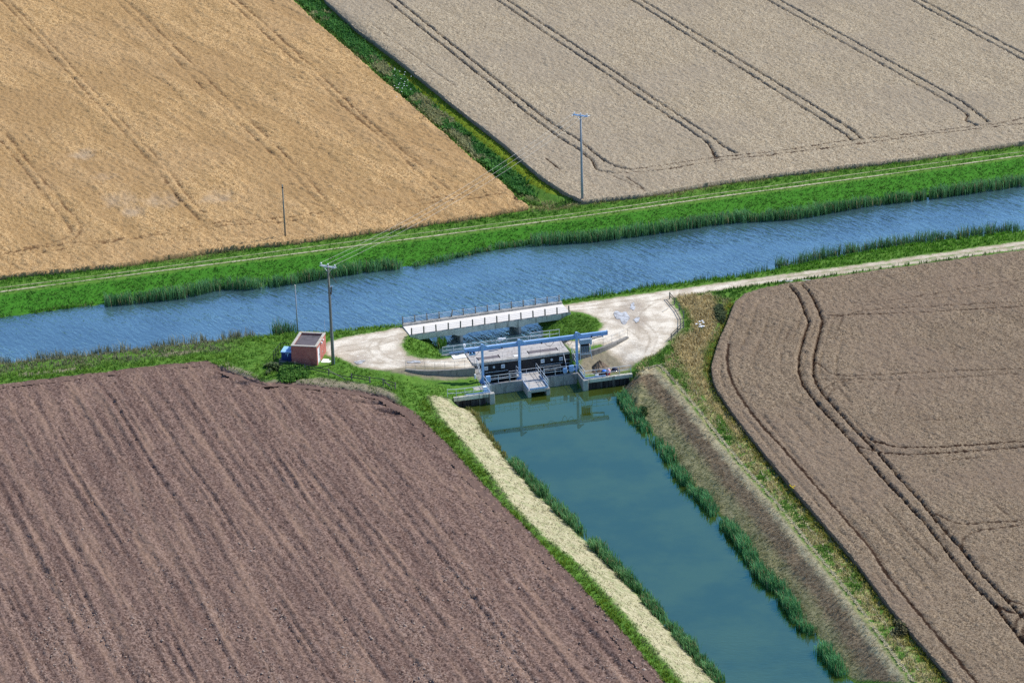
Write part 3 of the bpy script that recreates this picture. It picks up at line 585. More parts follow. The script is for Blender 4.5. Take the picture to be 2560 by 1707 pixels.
RGL = [ln(l, k) for l, k in [
    ([(1974, 715), (1996, 740), (2013, 783), (2022, 804), (2010, 840), (1998, 890), (1997, 926), (2006, 958), (2028, 990), (2067, 1033), (2113, 1083), (2138, 1111), (2174, 1154), (2215, 1200), (2261, 1250), (2308, 1299), (2354, 1358), (2381, 1393), (2439, 1465), (2485, 1509), (2512, 1541), (2560, 1605), (2620, 1680)], 1),
    ([(2003, 708), (2028, 736), (2046, 772), (2056, 801), (2046, 843), (2035, 890), (2033, 933), (2042, 961), (2063, 990), (2092, 1022), (2138, 1072), (2181, 1115), (2210, 1147), (2256, 1200), (2302, 1250), (2366, 1328), (2401, 1366), (2453, 1430), (2512, 1492), (2540, 1520), (2600, 1590)], 1),
    ([(2095, 792), (2160, 776), (2317, 765), (2560, 754), (2700, 748)], .55), ([(2070, 790), (2131, 786), (2281, 781), (2560, 765), (2700, 758)], .65),
    ([(2130, 757), (2250, 747), (2330, 735), (2420, 718), (2560, 697), (2700, 676)], .5), ([(2145, 764), (2260, 756), (2400, 735), (2560, 707), (2700, 686)], .45),
    ([(2042, 905), (2074, 933), (2120, 940), (2210, 936), (2388, 926), (2560, 920), (2700, 914)], .55), ([(2036, 950), (2078, 947), (2281, 947), (2560, 931), (2700, 924)], .5),
    ([(2050, 995), (2062, 970), (2085, 956), (2130, 950)], .5), ([(2068, 998), (2078, 975), (2110, 960), (2170, 953)], .5),
    ([(2165, 1088), (2181, 1100), (2238, 1115), (2317, 1117), (2560, 1102), (2700, 1094)], .8), ([(2138, 1111), (2192, 1127), (2263, 1134), (2400, 1128), (2560, 1115), (2700, 1107)], .9),
    ([(2337, 1282), (2395, 1308), (2453, 1305), (2560, 1298), (2700, 1290)], .6), ([(2405, 1368), (2407, 1346), (2430, 1330), (2453, 1323), (2560, 1311), (2700, 1302)], .6), ([(2360, 1355), (2358, 1335), (2385, 1312)], .5),
    ([(2512, 1492), (2560, 1511), (2640, 1520)], .7), ([(2485, 1509), (2526, 1527), (2600, 1538)], .8), ([(2560, 1530), (2540, 1550), (2537, 1580), (2560, 1600)], .6), ([(2620, 1535), (2575, 1548), (2556, 1570), (2560, 1600)], .6), ([(2400, 1542), (2500, 1532), (2560, 1530)], .35),
    ([(1822, 860), (1818, 900), (1832, 957), (1886, 1040), (1956, 1117), (2042, 1215), (2179, 1372), (2209, 1422), (2308, 1544), (2445, 1707), (2500, 1775)], .75),
    ([(1850, 895), (1852, 945), (1905, 1030), (1960, 1095)], .3), ([(2075, 1252), (2160, 1345), (2210, 1402)], .45), ([(2210, 1260), (2270, 1330), (2345, 1403)], .5), ([(2385, 1450), (2435, 1510)], .35),
    ([(1885, 870), (1884, 940)], .3), ([(1952, 880), (1953, 935)], .4), ([(1974, 824), (1966, 848)], .5), ([(2108, 790), (2094, 828)], .5), ([(1975, 985), (2000, 1015)], .4), ([(2098, 968), (2130, 1010)], .45),
    ([(2222, 965), (2248, 964), (2238, 985)], .5), ([(2296, 1050), (2400, 1045)], .5), ([(2380, 1147), (2460, 1140)], .6), ([(2490, 1260), (2520, 1285)], .5), ([(2445, 1310), (2450, 1330)], .3), ([(2090, 715), (2150, 700), (2210, 690)], .25), ([(2200, 700), (2300, 680)], .3), ([(2435, 700), (2442, 680)], .4)]]
def h_right(P, s):
    g, gc = groove(P, RGL, .08, .28, .14)
    x, y = P[:, 0], P[:, 1]; c, sn = math.cos(R(-66)), math.sin(R(-66)); ac = -x * sn + y * c
    n = fbm(x * .9, y * .9, 41, 3); r = rng.rand(len(P))
    sw = (s + .35 * (vn(x * .2, y * .2, 45) - .5)) % 2.05; rl = np.exp(-((sw - 1.0) / .13) ** 2) * sstep(-19, -15, s) * sstep(.35, .6, vn(x * .16, y * .16, 47)) * (x < 45); rows = -.22 * rl
    h = tz(P) + CH + (n - .5) * .18 + (r - .5) * .27 + rows - .52 * g - .15 * sstep(-.5, 0, s) * r
    return h, {'track': np.maximum(gc, rl * .5), 'edge': np.zeros(len(P))}
def crop_mat(name, lo, mid, hi, soil, rot, big=(1, 1, 1), golden=False):
    t = NT(name, 1.0, 0.05)
    nff = t.noise(4.3, 3, .75); nf = t.noise(1.3, 4, .65); st = t.noise(.35, 4, .6, t.vmap(t.world(), rot, (.25, 1.3, 1))); nb = t.noise(.035, 3, .6)
    c = t.mix(t.rng(nff, .36, .64), lo, hi); c = t.mix(t.rng(nf, .3, .7, .0, .45), c, mid)
    c = t.mix(t.math('MULTIPLY', t.rng(st, .42, .66), .5 if golden else .3), c, tuple(x * .66 for x in mid)); c = t.mix(t.math('MULTIPLY', t.rng(nb, .42, .62), .45), c, big)
    if golden:
        c = t.mix(t.math('MULTIPLY', t.attr('lodged'), .5), c, (0.36, 0.225, 0.10)); c = t.mix(t.math('MULTIPLY', t.attr('patch'), .55), c, (0.47, 0.37, 0.26))
    c = t.mix(t.rng(t.attr('track'), .25, .8), c, soil); c = t.mix(t.math('MULTIPLY', t.attr('edge'), .55), c, soil)
    return t.done(c, t.bump(nff, .8, .2))
MAT['gold_crop'] = crop_mat('golden barley', (0.25, 0.14, 0.056), (0.475, 0.305, 0.135), (0.72, 0.495, 0.25), (0.18, 0.105, 0.05), R(62), (0.41, 0.27, 0.14), True)
MAT['upper_crop'] = crop_mat('grey wheat', (0.175, 0.132, 0.084), (0.37, 0.30, 0.205), (0.59, 0.50, 0.355), (0.085, 0.058, 0.04), R(69), (0.33, 0.275, 0.205))
MAT['right_crop'] = crop_mat('brown wheat', (0.09, 0.065, 0.043), (0.225, 0.168, 0.118), (0.385, 0.30, 0.205), (0.05, 0.03, 0.02), R(66), (0.24, 0.178, 0.13))
field('barley_crop', golden, R(-62), .42, .24, h_gold, MAT['gold_crop'], 'golden ripe barley crop with flattened patches, left of the weedy ditch', 'crop')
field('wheat_crop', upper, R(-69.5), .36, .2, h_upper, MAT['upper_crop'], 'greyish ripe wheat crop with five straight pairs of tramlines beyond the river', 'crop')
field('wheat_crop', right_, R(-66), .3, .2, h_right, MAT['right_crop'], 'brown wheat crop with curving tramlines beside the drain', 'crop')
# plough land: furrows along the slope of the photograph's streaks
fa = G(463, 1348) - G(247, 998); FANG = math.atan2(fa[1], fa[0])
def h_plough(P, s):
    x, y = P[:, 0], P[:, 1]; c, sn = math.cos(FANG), math.sin(FANG); al, ac = x * c + y * sn, -x * sn + y * c
    head = sstep(-7.5, -5.0, s) * (y > 300)
    w = ac + 1.2 * (fbm(al * .03, ac * .05, 51, 2) - .5)
    w = w + 2.0 * (vn(w * .35, al * .012, 61) - .5); fur = (np.abs(((w / 4.6) % 1) - .5) * 2); deep = np.exp(-((1 - fur) / .12) ** 2) - .6 * np.exp(-((fur - .72) / .1) ** 2)
    fine = (vn(w * 2.3, al * .05, 63) - .5) * .24
    n = fbm(x * 2.2, y * 2.2, 53, 3); r = rng.rand(len(P)) ** 2; cl_ = sstep(.45, .75, fbm(al * .08, ac * .5, 55, 3)) * sstep(318, 285, y)
    h = tz(P) - .02 + (n - .5) * .24 + (r - .3) * (.22 + .16 * cl_) + (fine - 0.16 * deep * (.3 + fbm(al * .1, ac * .6, 57, 2))) * (1 - head)
    for l in TRN: h = h - .65 * np.exp(-(boxed(P, l, 2, pdist, 9.0) / .3) ** 2)
    return h, {'cl': cl_, 'head': head, 'deep': deep * (1 - head)}
TRN = [dens(GL([(545, 924), (600, 943), (669, 968), (704, 961), (770, 968), (891, 981), (963, 996), (1000, 1015)])), dens(GL([(880, 1000), (940, 1004), (985, 1011)])), dens(GL([(940, 1020), (985, 1028), (1030, 1035)])), dens(GL([(520, 945), (600, 940)]))]
def plough_mat():
    t = NT('ploughed soil', 1.0, 0.05); rot = -FANG
    nff = t.noise(3.6, 3, .75); nf = t.noise(1.2, 4, .65); st = t.noise(.5, 5, .65, t.vmap(t.world(), rot, (.10, 1.3, 1)))
    c = t.mix(t.rng(nff, .38, .64), (0.060, 0.036, 0.030), (0.305, 0.212, 0.172)); c = t.mix(t.rng(nf, .3, .75, 0, .5), c, (0.17, 0.108, 0.084))
    c = t.mix(t.math('MULTIPLY', t.rng(st, .45, .7), .5), c, (0.33, 0.22, 0.155)); c = t.mix(t.math('MULTIPLY', t.rng(st, .5, .3), .5), c, (0.105, 0.064, 0.052))
    c = t.mix(t.math('MULTIPLY', t.attr('cl'), t.rng(nff, .45, .65, 0, .6)), c, (0.36, 0.27, 0.22))
    return t.done(c, t.bump(nff, .7, .1))
MAT['plough'] = plough_mat()
o = field('ploughed_field', plough, FANG, .34, .2, h_plough, MAT['plough'], None, None, False, 'structure')
# ------------------------------------------------------------------ water
def sheet(name, poly, z, mat):
    pts = [Vector((p[0], p[1], z)) for p in poly]; tr = tessellate_polygon([pts])
    me = bpy.data.meshes.new(name); me.from_pydata(pts, [], [tuple(t) for t in tr]); me.materials.append(mat)
    import bmesh
    bm = bmesh.new(); bm.from_mesh(me); bmesh.ops.recalc_face_normals(bm, faces=bm.faces)
    for f in bm.faces:
        if f.normal.z < 0: f.normal_flip()
    bm.to_mesh(me); bm.free()
    return tag(link(bpy.data.objects.new(name, me)), kind='structure')
def water_mat(name, col, ior, rough, waves, lane=None):
    t = NT(name, rough, .5); t.b.inputs['IOR'].default_value = ior; t.b.inputs['Specular Tint'].default_value = (.30, 1.0, .90, 1) if 'drain' in name else (.8, .97, 1, 1)
    pv = None
    for rot, sc, scale, st, dist, det in waves:
        hgt = t.noise(scale, det, .6, t.vmap(t.world(), rot, sc), .4)
        if lane and pv is None: hgt = t.math('MULTIPLY', hgt, t.rng(t.noise(lane, 4, .55, t.vmap(t.world(), R(-12), (.5, 1.4, 1))), .42, .66, .35 if lane > .04 else .02, 1.0))   # wind lanes
        if lane and lane < .04 and pv is None:   # breeze reaches the open south end of the drain
            sp = t.n.new('ShaderNodeSeparateXYZ'); t.l.new(t.world(), sp.inputs[0]); br_ = t.rng(t.math('ADD', sp.outputs[1], t.math('MULTIPLY', t.noise(.12, 4, .6), 40)), 322, 300); hgt = t.math('MULTIPLY', t.noise(scale, det, .6, t.vmap(t.world(), rot, sc), .4), t.math('MAXIMUM', br_, t.rng(t.noise(lane, 4, .55), .5, .7, .02, .4)))
        pv = t.bump(hgt, st, dist, pv)
    murk_and_sky = t.mix(t.rng(t.noise(.11, 4, .6), .35, .65), tuple(x * .75 for x in col), tuple(x * 1.25 for x in col))
    return t.done(murk_and_sky, pv)
CR = math.atan2(-1.47, 1.0)
MAT['river'] = water_mat('wind rippled river', (0.05, 0.10, 0.125), 5.2, .05, [(-CR, (.22, 1, 1), 1.35, 1.0, .34, 2), (-CR + .35, (.4, 1, 1), 2.8, .7, .13, 2)], .05)  # blue base colour puts part of the sky reflection into the water
MAT['drain'] = water_mat('still drain water', (0.040, 0.056, 0.008), 3.2, .03, [(0, (.5, 1, 1), 2.6, .55, .05, 2), (R(20), (.5, 1, 1), .6, .04, .05, 3)], .03)
river_poly = list(F4[:, :2] + [0, 2.5]) + list((N3b[:, :2] + [0, .8])[::-1]) + [LP(10.8, -17)[:2], LP(8.4, -6.8)[:2], LP(-8.4, -6.8)[:2], LP(-10.6, -17)[:2]] + list((N3a[:, :2] + [0, .8])[::-1])
sheet('river', river_poly, WZ, MAT['river'])
drain_poly = [LP(-4.9, -2.6)[:2], LP(7.3, -2.6)[:2], LP(7.6, 3.3)[:2], LP(13.9, 3.3)[:2]] + list(DRf[1:, :2] + [1.2, 0]) + list((DLf[1:, :2] - [1.2, 0])[::-1]) + [LP(-9.6, 3.6)[:2], LP(-4.9, 3.6)[:2]]
sheet('drain', drain_poly, DZ, MAT['drain'])
def puddle_mat():
    t = NT('puddle', .05, .5); t.b.inputs['IOR'].default_value = 2.2
    return t.done(t.mix(t.rng(t.noise(2.2, 3), .4, .6), (0.36, 0.32, 0.26), (0.66, 0.64, 0.60)), t.bump(t.noise(3, 3), .2, .04))  # paler tone puts sky glare into the muddy base colour
MAT['puddle'] = puddle_mat()
def puddle(px, py, rx, ry, seed, label):
    rr = np.random.RandomState(seed); c = G(px, py, .25); pts = []
    for k in range(44):
        a = 2 * math.pi * k / 44; w = .8 + .16 * math.sin(2 * a + seed) + .14 * math.sin(3 * a + 2 * seed) + .10 * math.sin(5 * a + 3 * seed); pts.append((c[0] + rx * w * math.cos(a), c[1] + ry * w * math.sin(a)))
    z = tz(np.array(pts)).mean()
    s = sheet('puddle', pts, float(tz(c[None])[0]) + .05, MAT['puddle']); s['label'] = label
puddle(1556, 793, 1.15, 2.6, 3, 'large bright puddle on the gravel turning area'); puddle(1592, 800, .5, 1.0, 12, 'small bright puddle just right of the large puddle')
puddle(1582, 767, .45, 1.4, 5, 'small long puddle above the large puddle')
puddle(899, 904, .8, .7, 6, 'small bluish puddle on gravel right of the tall pole')
puddle(1036, 905, .9, .6, 8, 'small bluish puddle at the start of the curved wall')
puddle(2000, 700, 3.0, .5, 9, 'long pale puddle in the wheel rut of the right track')
# ------------------------------------------------------------------ road bridge
bNL, bNR, bFL = LP(-10.73, -14.49), LP(11.27, -15.4), LP(-10.95, -18.6)
e1 = (bNR - bNL) / np.linalg.norm(bNR - bNL); e2 = np.array([-e1[1], e1[0], 0]); BLN = float(np.linalg.norm(bNR - bNL)); BW = 4.1
def BP(x, y, z): return bNL + e1 * x + e2 * y + np.array([0, 0, z])
def bbox_(mb, x0, x1, y0, y1, z0, z1):
    return mb.box(BP((x0 + x1) / 2, (y0 + y1) / 2, (z0 + z1) / 2), e1 * (x1 - x0) / 2, e2 * (y1 - y0) / 2, np.array([0, 0, (z1 - z0) / 2]))
br = thing('road_bridge', BP(BLN / 2, BW / 2, WZ), 'narrow concrete road bridge on two piers with post and rail parapets', 'bridge')
part('deck', bbox_(MB(), 0, BLN, .32, BW - .32, .05, .34), MAT['bridge_top'], br)
def beam(y0, y1):
    zt, pts = .36, []
    xs = [(0, -.38), (5.9, -.38), (6.5, -.62), (7.3, -.62), (7.9, -.38), (13.9, -.38), (14.5, -.62), (15.3, -.62), (15.9, -.38), (BLN, -.38)]
    pts = [BP(x, y0, z) for x, z in xs] + [BP(BLN, y0, zt), BP(0, y0, zt)]
    return MB().extr(pts, e2 * (y1 - y0))
part('edge_beam', beam(0, .3), MAT['conc_beam'], br, 0, False, 'lichen stained edge beam on the sluice side'); part('edge_beam', beam(BW - .3, BW), MAT['conc_beam'], br)
part('kerb', bbox_(MB(), 0.02, BLN - .02, BW - .55, BW + .02, .362, .60), MAT['conc'], br)
part('kerb', bbox_(MB(), 0.02, BLN - .02, .02, .28, .362, .44), MAT['conc'], br)
for x in (6.9, 14.9):
    p = part('pier', bbox_(MB(), x - .22, x + .22, .1, BW - .1, -3.2, -.63), MAT['conc_weir'], br)
    part('pier_nose', bbox_(MB(), x - .16, x + .2, -.02, .095, -3.2, -.625), MAT['conc'], p)
part('abutment', bbox_(MB(), -.3, .5, .1, BW - .1, -3.2, .04), MAT['conc_wing'], br); part('abutment', bbox_(MB(), BLN - .5, BLN + .3, .1, BW - .1, -3.2, .04), MAT['conc_wing'], br)
pm = MB().box((0, 0, .475), (.075, 0, 0), (0, .075, 0), (0, 0, .475)).mesh('bridge_post', MAT['postc'], (0, 0, 0), .015)
for i in range(14):
    x = .18 + (BLN - .4) * i / 13
    o = inst('post', pm, br, BP(x, .12, .42)); o.rotation_euler = (0, rng.uniform(-.03, .03), math.atan2(e1[1], e1[0]))
    o = inst('post', pm, br, BP(x - .1, BW - .1, .58)); o.rotation_euler = (0, .2 if i == 4 else rng.uniform(-.03, .03), math.atan2(e1[1], e1[0]))
for z in (.65, .9, 1.15):
    part('rail', MB().tube([BP(0.1, .2, z + .03), BP(BLN - .1, .2, z + .03)], .016, 6), MAT['galv_dull'], br)
    part('rail', MB().tube([BP(0.0, BW - .18, z + .2), BP(BLN - .2, BW - .18, z + .2)], .024, 6), MAT['galv'], br)
# ------------------------------------------------------------------ sluice
sl = thing('sluice', LP(1, 0, DZ), 'concrete sluice with black headwall and central pier at the head of the drain', 'sluice')
part('deck_slab', MB().lbox(-5.45, 7.35, -6.58, -2.36, .08, .34), MAT['conc_deck'], sl, .02)
part('deck_lip', MB().lbox(-5.4, 7.3, -2.95, -2.38, .343, .42), MAT['conc'], sl, .02, False, 'pale raised lip along the front of the deck')
part('headwall', MB().lbox(-5.45, 7.35, -2.8, -2.5, -3.6, .078), MAT['conc_wet_shade'], sl, 0, False, 'wet headwall with its shade painted in black, facing the drain')
part('river_wall', MB().lbox(-8.5, 8.6, -6.9, -6.6, -3.2, .33), MAT['conc'], sl, .02)
def sidewall(u0, u1, vf):
    pr = [(-2.495, -3.6), (-2.495, -.15), (-1.75, -.5), (-.6, -1.2), (vf, -1.2), (vf, -3.6)]
    return MB().extr([LP(u0, v, z) for v, z in pr], np.append(LU * (u1 - u0), 0))
part('side_wall', sidewall(-5.5, -4.65, 3.5), MAT['conc_weir'], sl); part('side_wall', sidewall(7.35, 8.0, 3.2), MAT['conc_weir'], sl)
part('weir_wall', MB().lbox(-4.645, .095, .7, 1.12, -3.6, -1.22), MAT['conc_weir'], sl, .02); part('weir_wall', MB().lbox(2.955, 7.345, .7, 1.12, -3.6, -1.22), MAT['conc_weir'], sl, .02)
pr_ = part('pier', MB().lbox(.1, 2.95, -2.49, 3.5, -1.85, -1.65).lbox(.13, .48, -2.48, 3.4, -3.6, -1.853).lbox(2.57, 2.92, -2.48, 3.4, -3.6, -1.853), MAT['conc_deck'], sl, 0, False, 'central pier with a flat walkway top')
part('nose_column', MB().lbox(.06, .52, 3.42, 3.62, -3.6, -1.7), MAT['conc'], pr_, .02); part('nose_column', MB().lbox(2.53, 2.99, 3.42, 3.62, -3.6, -1.7), MAT['conc'], pr_, .02)
part('nose_lintel', MB().lbox(.525, 2.525, 3.405, 3.56, -2.02, -1.66), MAT['conc'], pr_, .02)
for side, u0, u1, v, cu in (('r', 7.98, 13.9, 3.4, 7.65), ('l', -9.6, -4.98, 3.72, -4.68)):
    part('capping_beam', MB().lbox(u0, u1, v - .24, v + .22, -1.68, -1.2), MAT['conc_beam'], sl, .02)
    part('corner_column', MB().lbox(cu - .32, cu + .32, v - .2, v + .42, -3.6, -1.17), MAT['conc'], sl, .03)
    n = int((u1 - u0 - .1) / .52)
    for k in range(n):
        a = u0 + .08 + k * .52; dv = .02 if k % 2 else .16
        part('sheet_pile', MB().extr([LP(a, v - .06 + dv, -3.6), LP(a + .08, v + dv, -3.6), LP(a + .44, v + dv, -3.6), LP(a + .52, v - .06 + dv, -3.6), LP(a + .52, v - .2, -3.6), LP(a, v - .2, -3.6)], (0, 0, 1.915)), MAT['pile'], sl)
for us in ([-4.35, -3.5, -2.6, -1.7], [2.35, 3.3, 4.2, 5.1, 6.0]):
    for a, b in zip(us[:-1], us[1:]): part('hatch_cover', MB().lbox(a + .03, b - .03, -4.35, -3.55, .343, .375), MAT['grate'], sl, .01)
    part('hatch_slot', MB().lbox(us[0] - .16, us[0] - .02, -4.5, -3.45, .343, .358), MAT['slot'], sl); part('hatch_slot', MB().lbox(us[-1] + .02, us[-1] + .16, -4.5, -3.45, .343, .358), MAT['slot'], sl)
solo('concrete_slab', MB().lbox(-7.35, -5.6, -6.2, -5.0, .2, .36), MAT['white_slab'], LP(-6.5, -5.6, .2), 'white concrete slab on gravel at the left end of the sluice deck', 'slab', None, .02)
solo('cover_plate', MB().lbox(.15, .95, -3.6, -3.1, .343, .40), MAT['white_slab'], LP(.5, -3.3, .343), 'small pale cover plate on the sluice deck behind the middle gantry post', 'cover plate', None, .01)
solo('concrete_pad', MB().lbox(-6.6, -5.3, 1.6, 2.6, -1.3, -1.08), MAT['conc'], LP(-6, 2.1, -1.3), 'small concrete pad on grass at the foot of the left gantry post', 'slab', None, .02)
for nm_, lab, ln_, zb in (('l', 'curved concrete wing wall left of the sluice below the gravel track', WLd, -1.3), ('r', 'curved concrete wing wall right of the sluice below the gravel track', WRd, -1.3)):
    w = thing('wing_wall', (ln_[len(ln_) // 2][0], ln_[len(ln_) // 2][1], -.8), lab, 'wall')
    nrm = []
    for i, p in enumerate(ln_):
        d = ln_[min(i + 1, len(ln_) - 1)] - ln_[max(i - 1, 0)]; d = d / np.linalg.norm(d); nrm.append(np.array([-d[1], d[0], 0]) * .2)
    for i in range(0, len(ln_) - 1, 3):
        j = min(i + 3, len(ln_) - 1); idx = list(range(i, j + 1)); poly = [ln_[k] + nrm[k] for k in idx] + [ln_[k] - nrm[k] for k in reversed(idx)]
        part('wall_panel', MB().prism([p[:2] for p in poly], zb, .36), MAT['conc_wing'], w)
# ---- handrails
def handrail(path, label, h=1.1, step=1.25, mat='galv', r=.032, rails=(1.0, .52), toe=None, toe_h=.2, group=None):
    path = [np.asarray(p, float) for p in path]; t = thing('handrail', path[0], label, 'handrail', group)
    pmsh = MB().tube([(0, 0, 0), (0, 0, h)], r, 6).mesh('rail_post', MAT[mat])
    seg = [np.linalg.norm(b - a) for a, b in zip(path[:-1], path[1:])]; L = sum(seg); n = max(1, round(L / step)); pts = []
    for k in range(n + 1):
        d = L * k / n; i = 0
        while i < len(seg) - 1 and d > seg[i] + 1e-6: d -= seg[i]; i += 1
        p = path[i] + (path[i + 1] - path[i]) * min(1, d / seg[i]); pts.append(p); inst('post', pmsh, t, p)
    for f in rails:
        part('rail', MB().tube([p + np.array([0, 0, h * f - r * .5]) for p in (path if len(path) == 2 else pts)], r * .9, 6), MAT[mat], t)
    if toe:
        a = path[0] + (path[-1] - path[0]) * toe[0]; b = path[0] + (path[-1] - path[0]) * toe[1]
        part('toe_board', MB().bar(a + [0, 0, toe_h / 2 + .02], b + [0, 0, toe_h / 2 + .02], .05, toe_h), MAT['kick'], t)
    return t
handrail([LP(-10.35, 3.78, -1.05), LP(-9.0, 3.76, -1.2), LP(-4.72, 3.7, -1.18)], 'pale blue handrail along the front of the left platform', toe=(.42, .98))
handrail([LP(-4.85, 3.45, -1.18), LP(-4.85, -.6, -1.19)], 'pale blue handrail on the left side wall in front of the gantry post', toe=(.02, .98))
handrail([LP(-4.85, -.75, -1.1), LP(-4.95, -2.4, -.1)], 'sloping handrail from the left side wall up to the sluice deck', step=.85)
handrail([LP(7.62, 3.35, -1.18), LP(13.75, 3.35, -1.18)], 'white handrail along the front of the right platform', step=1.55, toe=(.0, .46))
handrail([LP(7.7, 3.2, -1.18), LP(7.7, -.6, -1.19)], 'pale blue handrail on the right side wall beside the spoil heap', toe=(.02, .98))
handrail([LP(7.7, -.75, -1.1), LP(7.6, -2.4, -.1)], 'sloping handrail from the right side wall up to the sluice deck', step=.85)
handrail([LP(2.82, 3.4, -1.65), LP(2.82, -2.4, -1.65)], 'pale blue handrail along the right edge of the pier walkway', toe=(.0, .7))
handrail([LP(.25, 3.4, -1.65), LP(.25, .3, -1.65)], 'handrail along the left edge of the pier in front of the middle gantry post', r=.022, toe=(0, .95))
handrail([LP(.2, -.7, -1.65), LP(.2, -2.4, -1.65)], 'short handrail on the pier behind the middle gantry post')
handrail([LP(.35, 3.45, -1.65), LP(2.72, 3.45, -1.65)], 'thin handrail across the front end of the pier walkway', r=.02, toe=(0, 1))
handrail([LP(-4.55, .92, -1.22), LP(.02, .92, -1.22)], 'white handrail on the weir wall left of the pier', step=1.6)
handrail([LP(3.02, .92, -1.22), LP(7.28, .92, -1.22)], 'white handrail on the weir wall right of the pier', step=1.45)
handrail([LP(-8.3, -6.75, .33), LP(5.9, -6.75, .33)], 'long pale handrail on the river wall behind the sluice deck', step=1.4, toe=(.06, .98), toe_h=.25)
handrail([LP(3.5, -7.35, .45), LP(7.4, -7.35, .45)], 'higher pale handrail before the grass mound at the right end of the river wall', h=1.15, step=1.3)
handrail([LP(-5.3, -2.42, .42), LP(7.25, -2.42, .42)], 'thin dark handrail along the front lip of the sluice deck', r=.014, mat='galv_dull', step=1.25)
handrail([p + np.array([0, 0, .36]) for p in dens(WL, 1.2)], 'thin grey handrail on the left curved wing wall', r=.02, mat='galv_dull', step=1.3)
handrail([p + np.array([0, 0, .36]) for p in dens(WR, 1.2)], 'thin grey handrail on the right curved wing wall', r=.02, mat='galv_dull', step=1.5)
for lab, pts in (('upper pipe rail on the dark headwall left of the pier', [LP(-3.9, -2.3, -1.0), LP(-.9, -2.3, -1.0)]), ('lower pipe rail on the dark headwall left of the pier', [LP(-3.8, -2.0, -1.75), LP(-.6, -2.0, -1.75)]),
                 ('upper pipe rail on the dark headwall right of the pier', [LP(3.3, -2.3, -.95), LP(6.4, -2.3, -.95)])):
    t = thing('pipe_rail', pts[0], lab, 'pipe'); part('pipe', MB().tube(pts, .035, 6), MAT['galv'], t)
    for f in (.05, .5, .95): q = pts[0] + (pts[1] - pts[0]) * f; part('bracket', MB().bar(q, q + np.append(-LV * .35, 0), .04, .04), MAT['galv_dull'], t)
handrail([LP(-.95, -1.6, -2.0), LP(5.9, -1.6, -2.0)], 'long grey handrail crossing the dark well behind the pier', mat='galv', step=2.3, r=.028)
t = thing('access_ladder', LP(6.9, -1.6, DZ), 'dark steps with a slanted rail in the well by the right side wall', 'steps')
for k in range(5): part('tread', MB().lbox(6.55, 7.3, -2.3 + k * .33, -2.05 + k * .33, -.55 - k * .38, -.50 - k * .38), MAT['galv_dull'], t)
part('rail', MB().tube([LP(6.5, -2.35, .3), LP(6.5, -.6, -1.6)], .035, 6), MAT['galv'], t)
# ---- gauge discs and sign plates on the headwall
for u, w in ((-3.72, 'far left'), (-1.5, 'left of centre'), (3.75, 'right of centre'), (6.2, 'far right')):
    t = thing('sign_plate', LP(u, -2.49, -.45), 'small white sign plate on the dark headwall, ' + w, 'sign')
    part('plate', MB().lbox(u - .24, u + .24, -2.49, -2.45, -.72, -.2), MAT['white'], t); part('print', MB().lbox(u - .13, u + .13, -2.449, -2.446, -.52, -.42), MAT['mark'], t)
for u, w in ((-2.7, 'left'), (4.95, 'right')):
    n = 16; pts = [LP(u + .15 * math.cos(2 * math.pi * k / n), -2.49, -.42 + .17 * math.sin(2 * math.pi * k / n)) for k in range(n)]
    solo('marker_disc', MB().extr(pts, np.append(LV * .05, 0)), MAT['galv'], LP(u, -2.49, -.42), 'round pale disc between two sign plates on the %s half of the headwall' % w, 'disc')
# ------------------------------------------------------------------ blue gantry
gt = thing('gantry', LP(0, -.2, -1.65), 'pale blue lifting gantry beam on three posts over the sluice', 'gantry')
BZ = 3.3
bm_ = part('beam', MB().lbox(-7.0, 11.7, -.36, -.04, BZ - .2, BZ + .24), MAT['blue'], gt, .03)
part('end_plate', MB().lbox(-7.06, -7.003, -.42, .02, BZ - .3, BZ + .28), MAT['blue'], bm_); part('end_plate', MB().lbox(11.703, 11.76, -.42, .02, BZ - .26, BZ + .28), MAT['blue'], bm_)
part('bottom_flange', MB().lbox(-7.0, 11.7, -.42, .02, BZ - .26, BZ - .203), MAT['blue'], bm_)
for u, zb in ((-4.83, -1.2), (0.0, -1.65), (7.56, -1.2)):
    p = part('post', MB().lbox(u - .145, u + .145, .03, .34, zb, BZ + .75), MAT['blue'], gt, .025)
    part('gusset', MB().extr([LP(u + .147, .16, BZ + .26), LP(u + .147, .16, BZ + .74), LP(u + .8, .16, BZ + .26)], np.append(LV * .12, 0)), MAT['blue'], p)
    part('back_gusset', MB().extr([LP(u - .1, .028, BZ + .26), LP(u - .1, .028, BZ + .74), LP(u - .1, -.36, BZ + .26)], np.append(LU * .2, 0)), MAT['blue'], p)
    part('base_plate', MB().lbox(u - .32, u + .32, -.1, .5, zb + .0, zb + .04), MAT['blue'], p)
    part('base_gusset', MB().extr([LP(u - .147, .15, zb + .05), LP(u - .147, .15, zb + .7), LP(u - .6, .15, zb + .05)], np.append(LV * .08, 0)), MAT['blue'], p)
for u in (-6.6, -2.2, 3.0, 9.6):
    part('cable_clip', MB().lbox(u - .07, u + .07, -.02, .1, BZ - .32, BZ - .1), MAT['cable'], gt)
for u0, u1, sg in ((-6.9, -5.2, .65), (3.4, 4.6, .5), (5.4, 6.2, .9), (6.2, 7.1, .7), (9.0, 10.4, .35)):
    pts = [LP(u0 + (u1 - u0) * k / 8, .05, BZ - .25 - sg * 4 * (k / 8) * (1 - k / 8)) for k in range(9)]
    part('hanging_cable', MB().tube(pts, .022, 6), MAT['cable'], gt)
th = thing('hoist_trolley', LP(-6.1, .1, BZ - .6), 'small dark hoist trolley under the left end of the blue gantry beam', 'hoist')
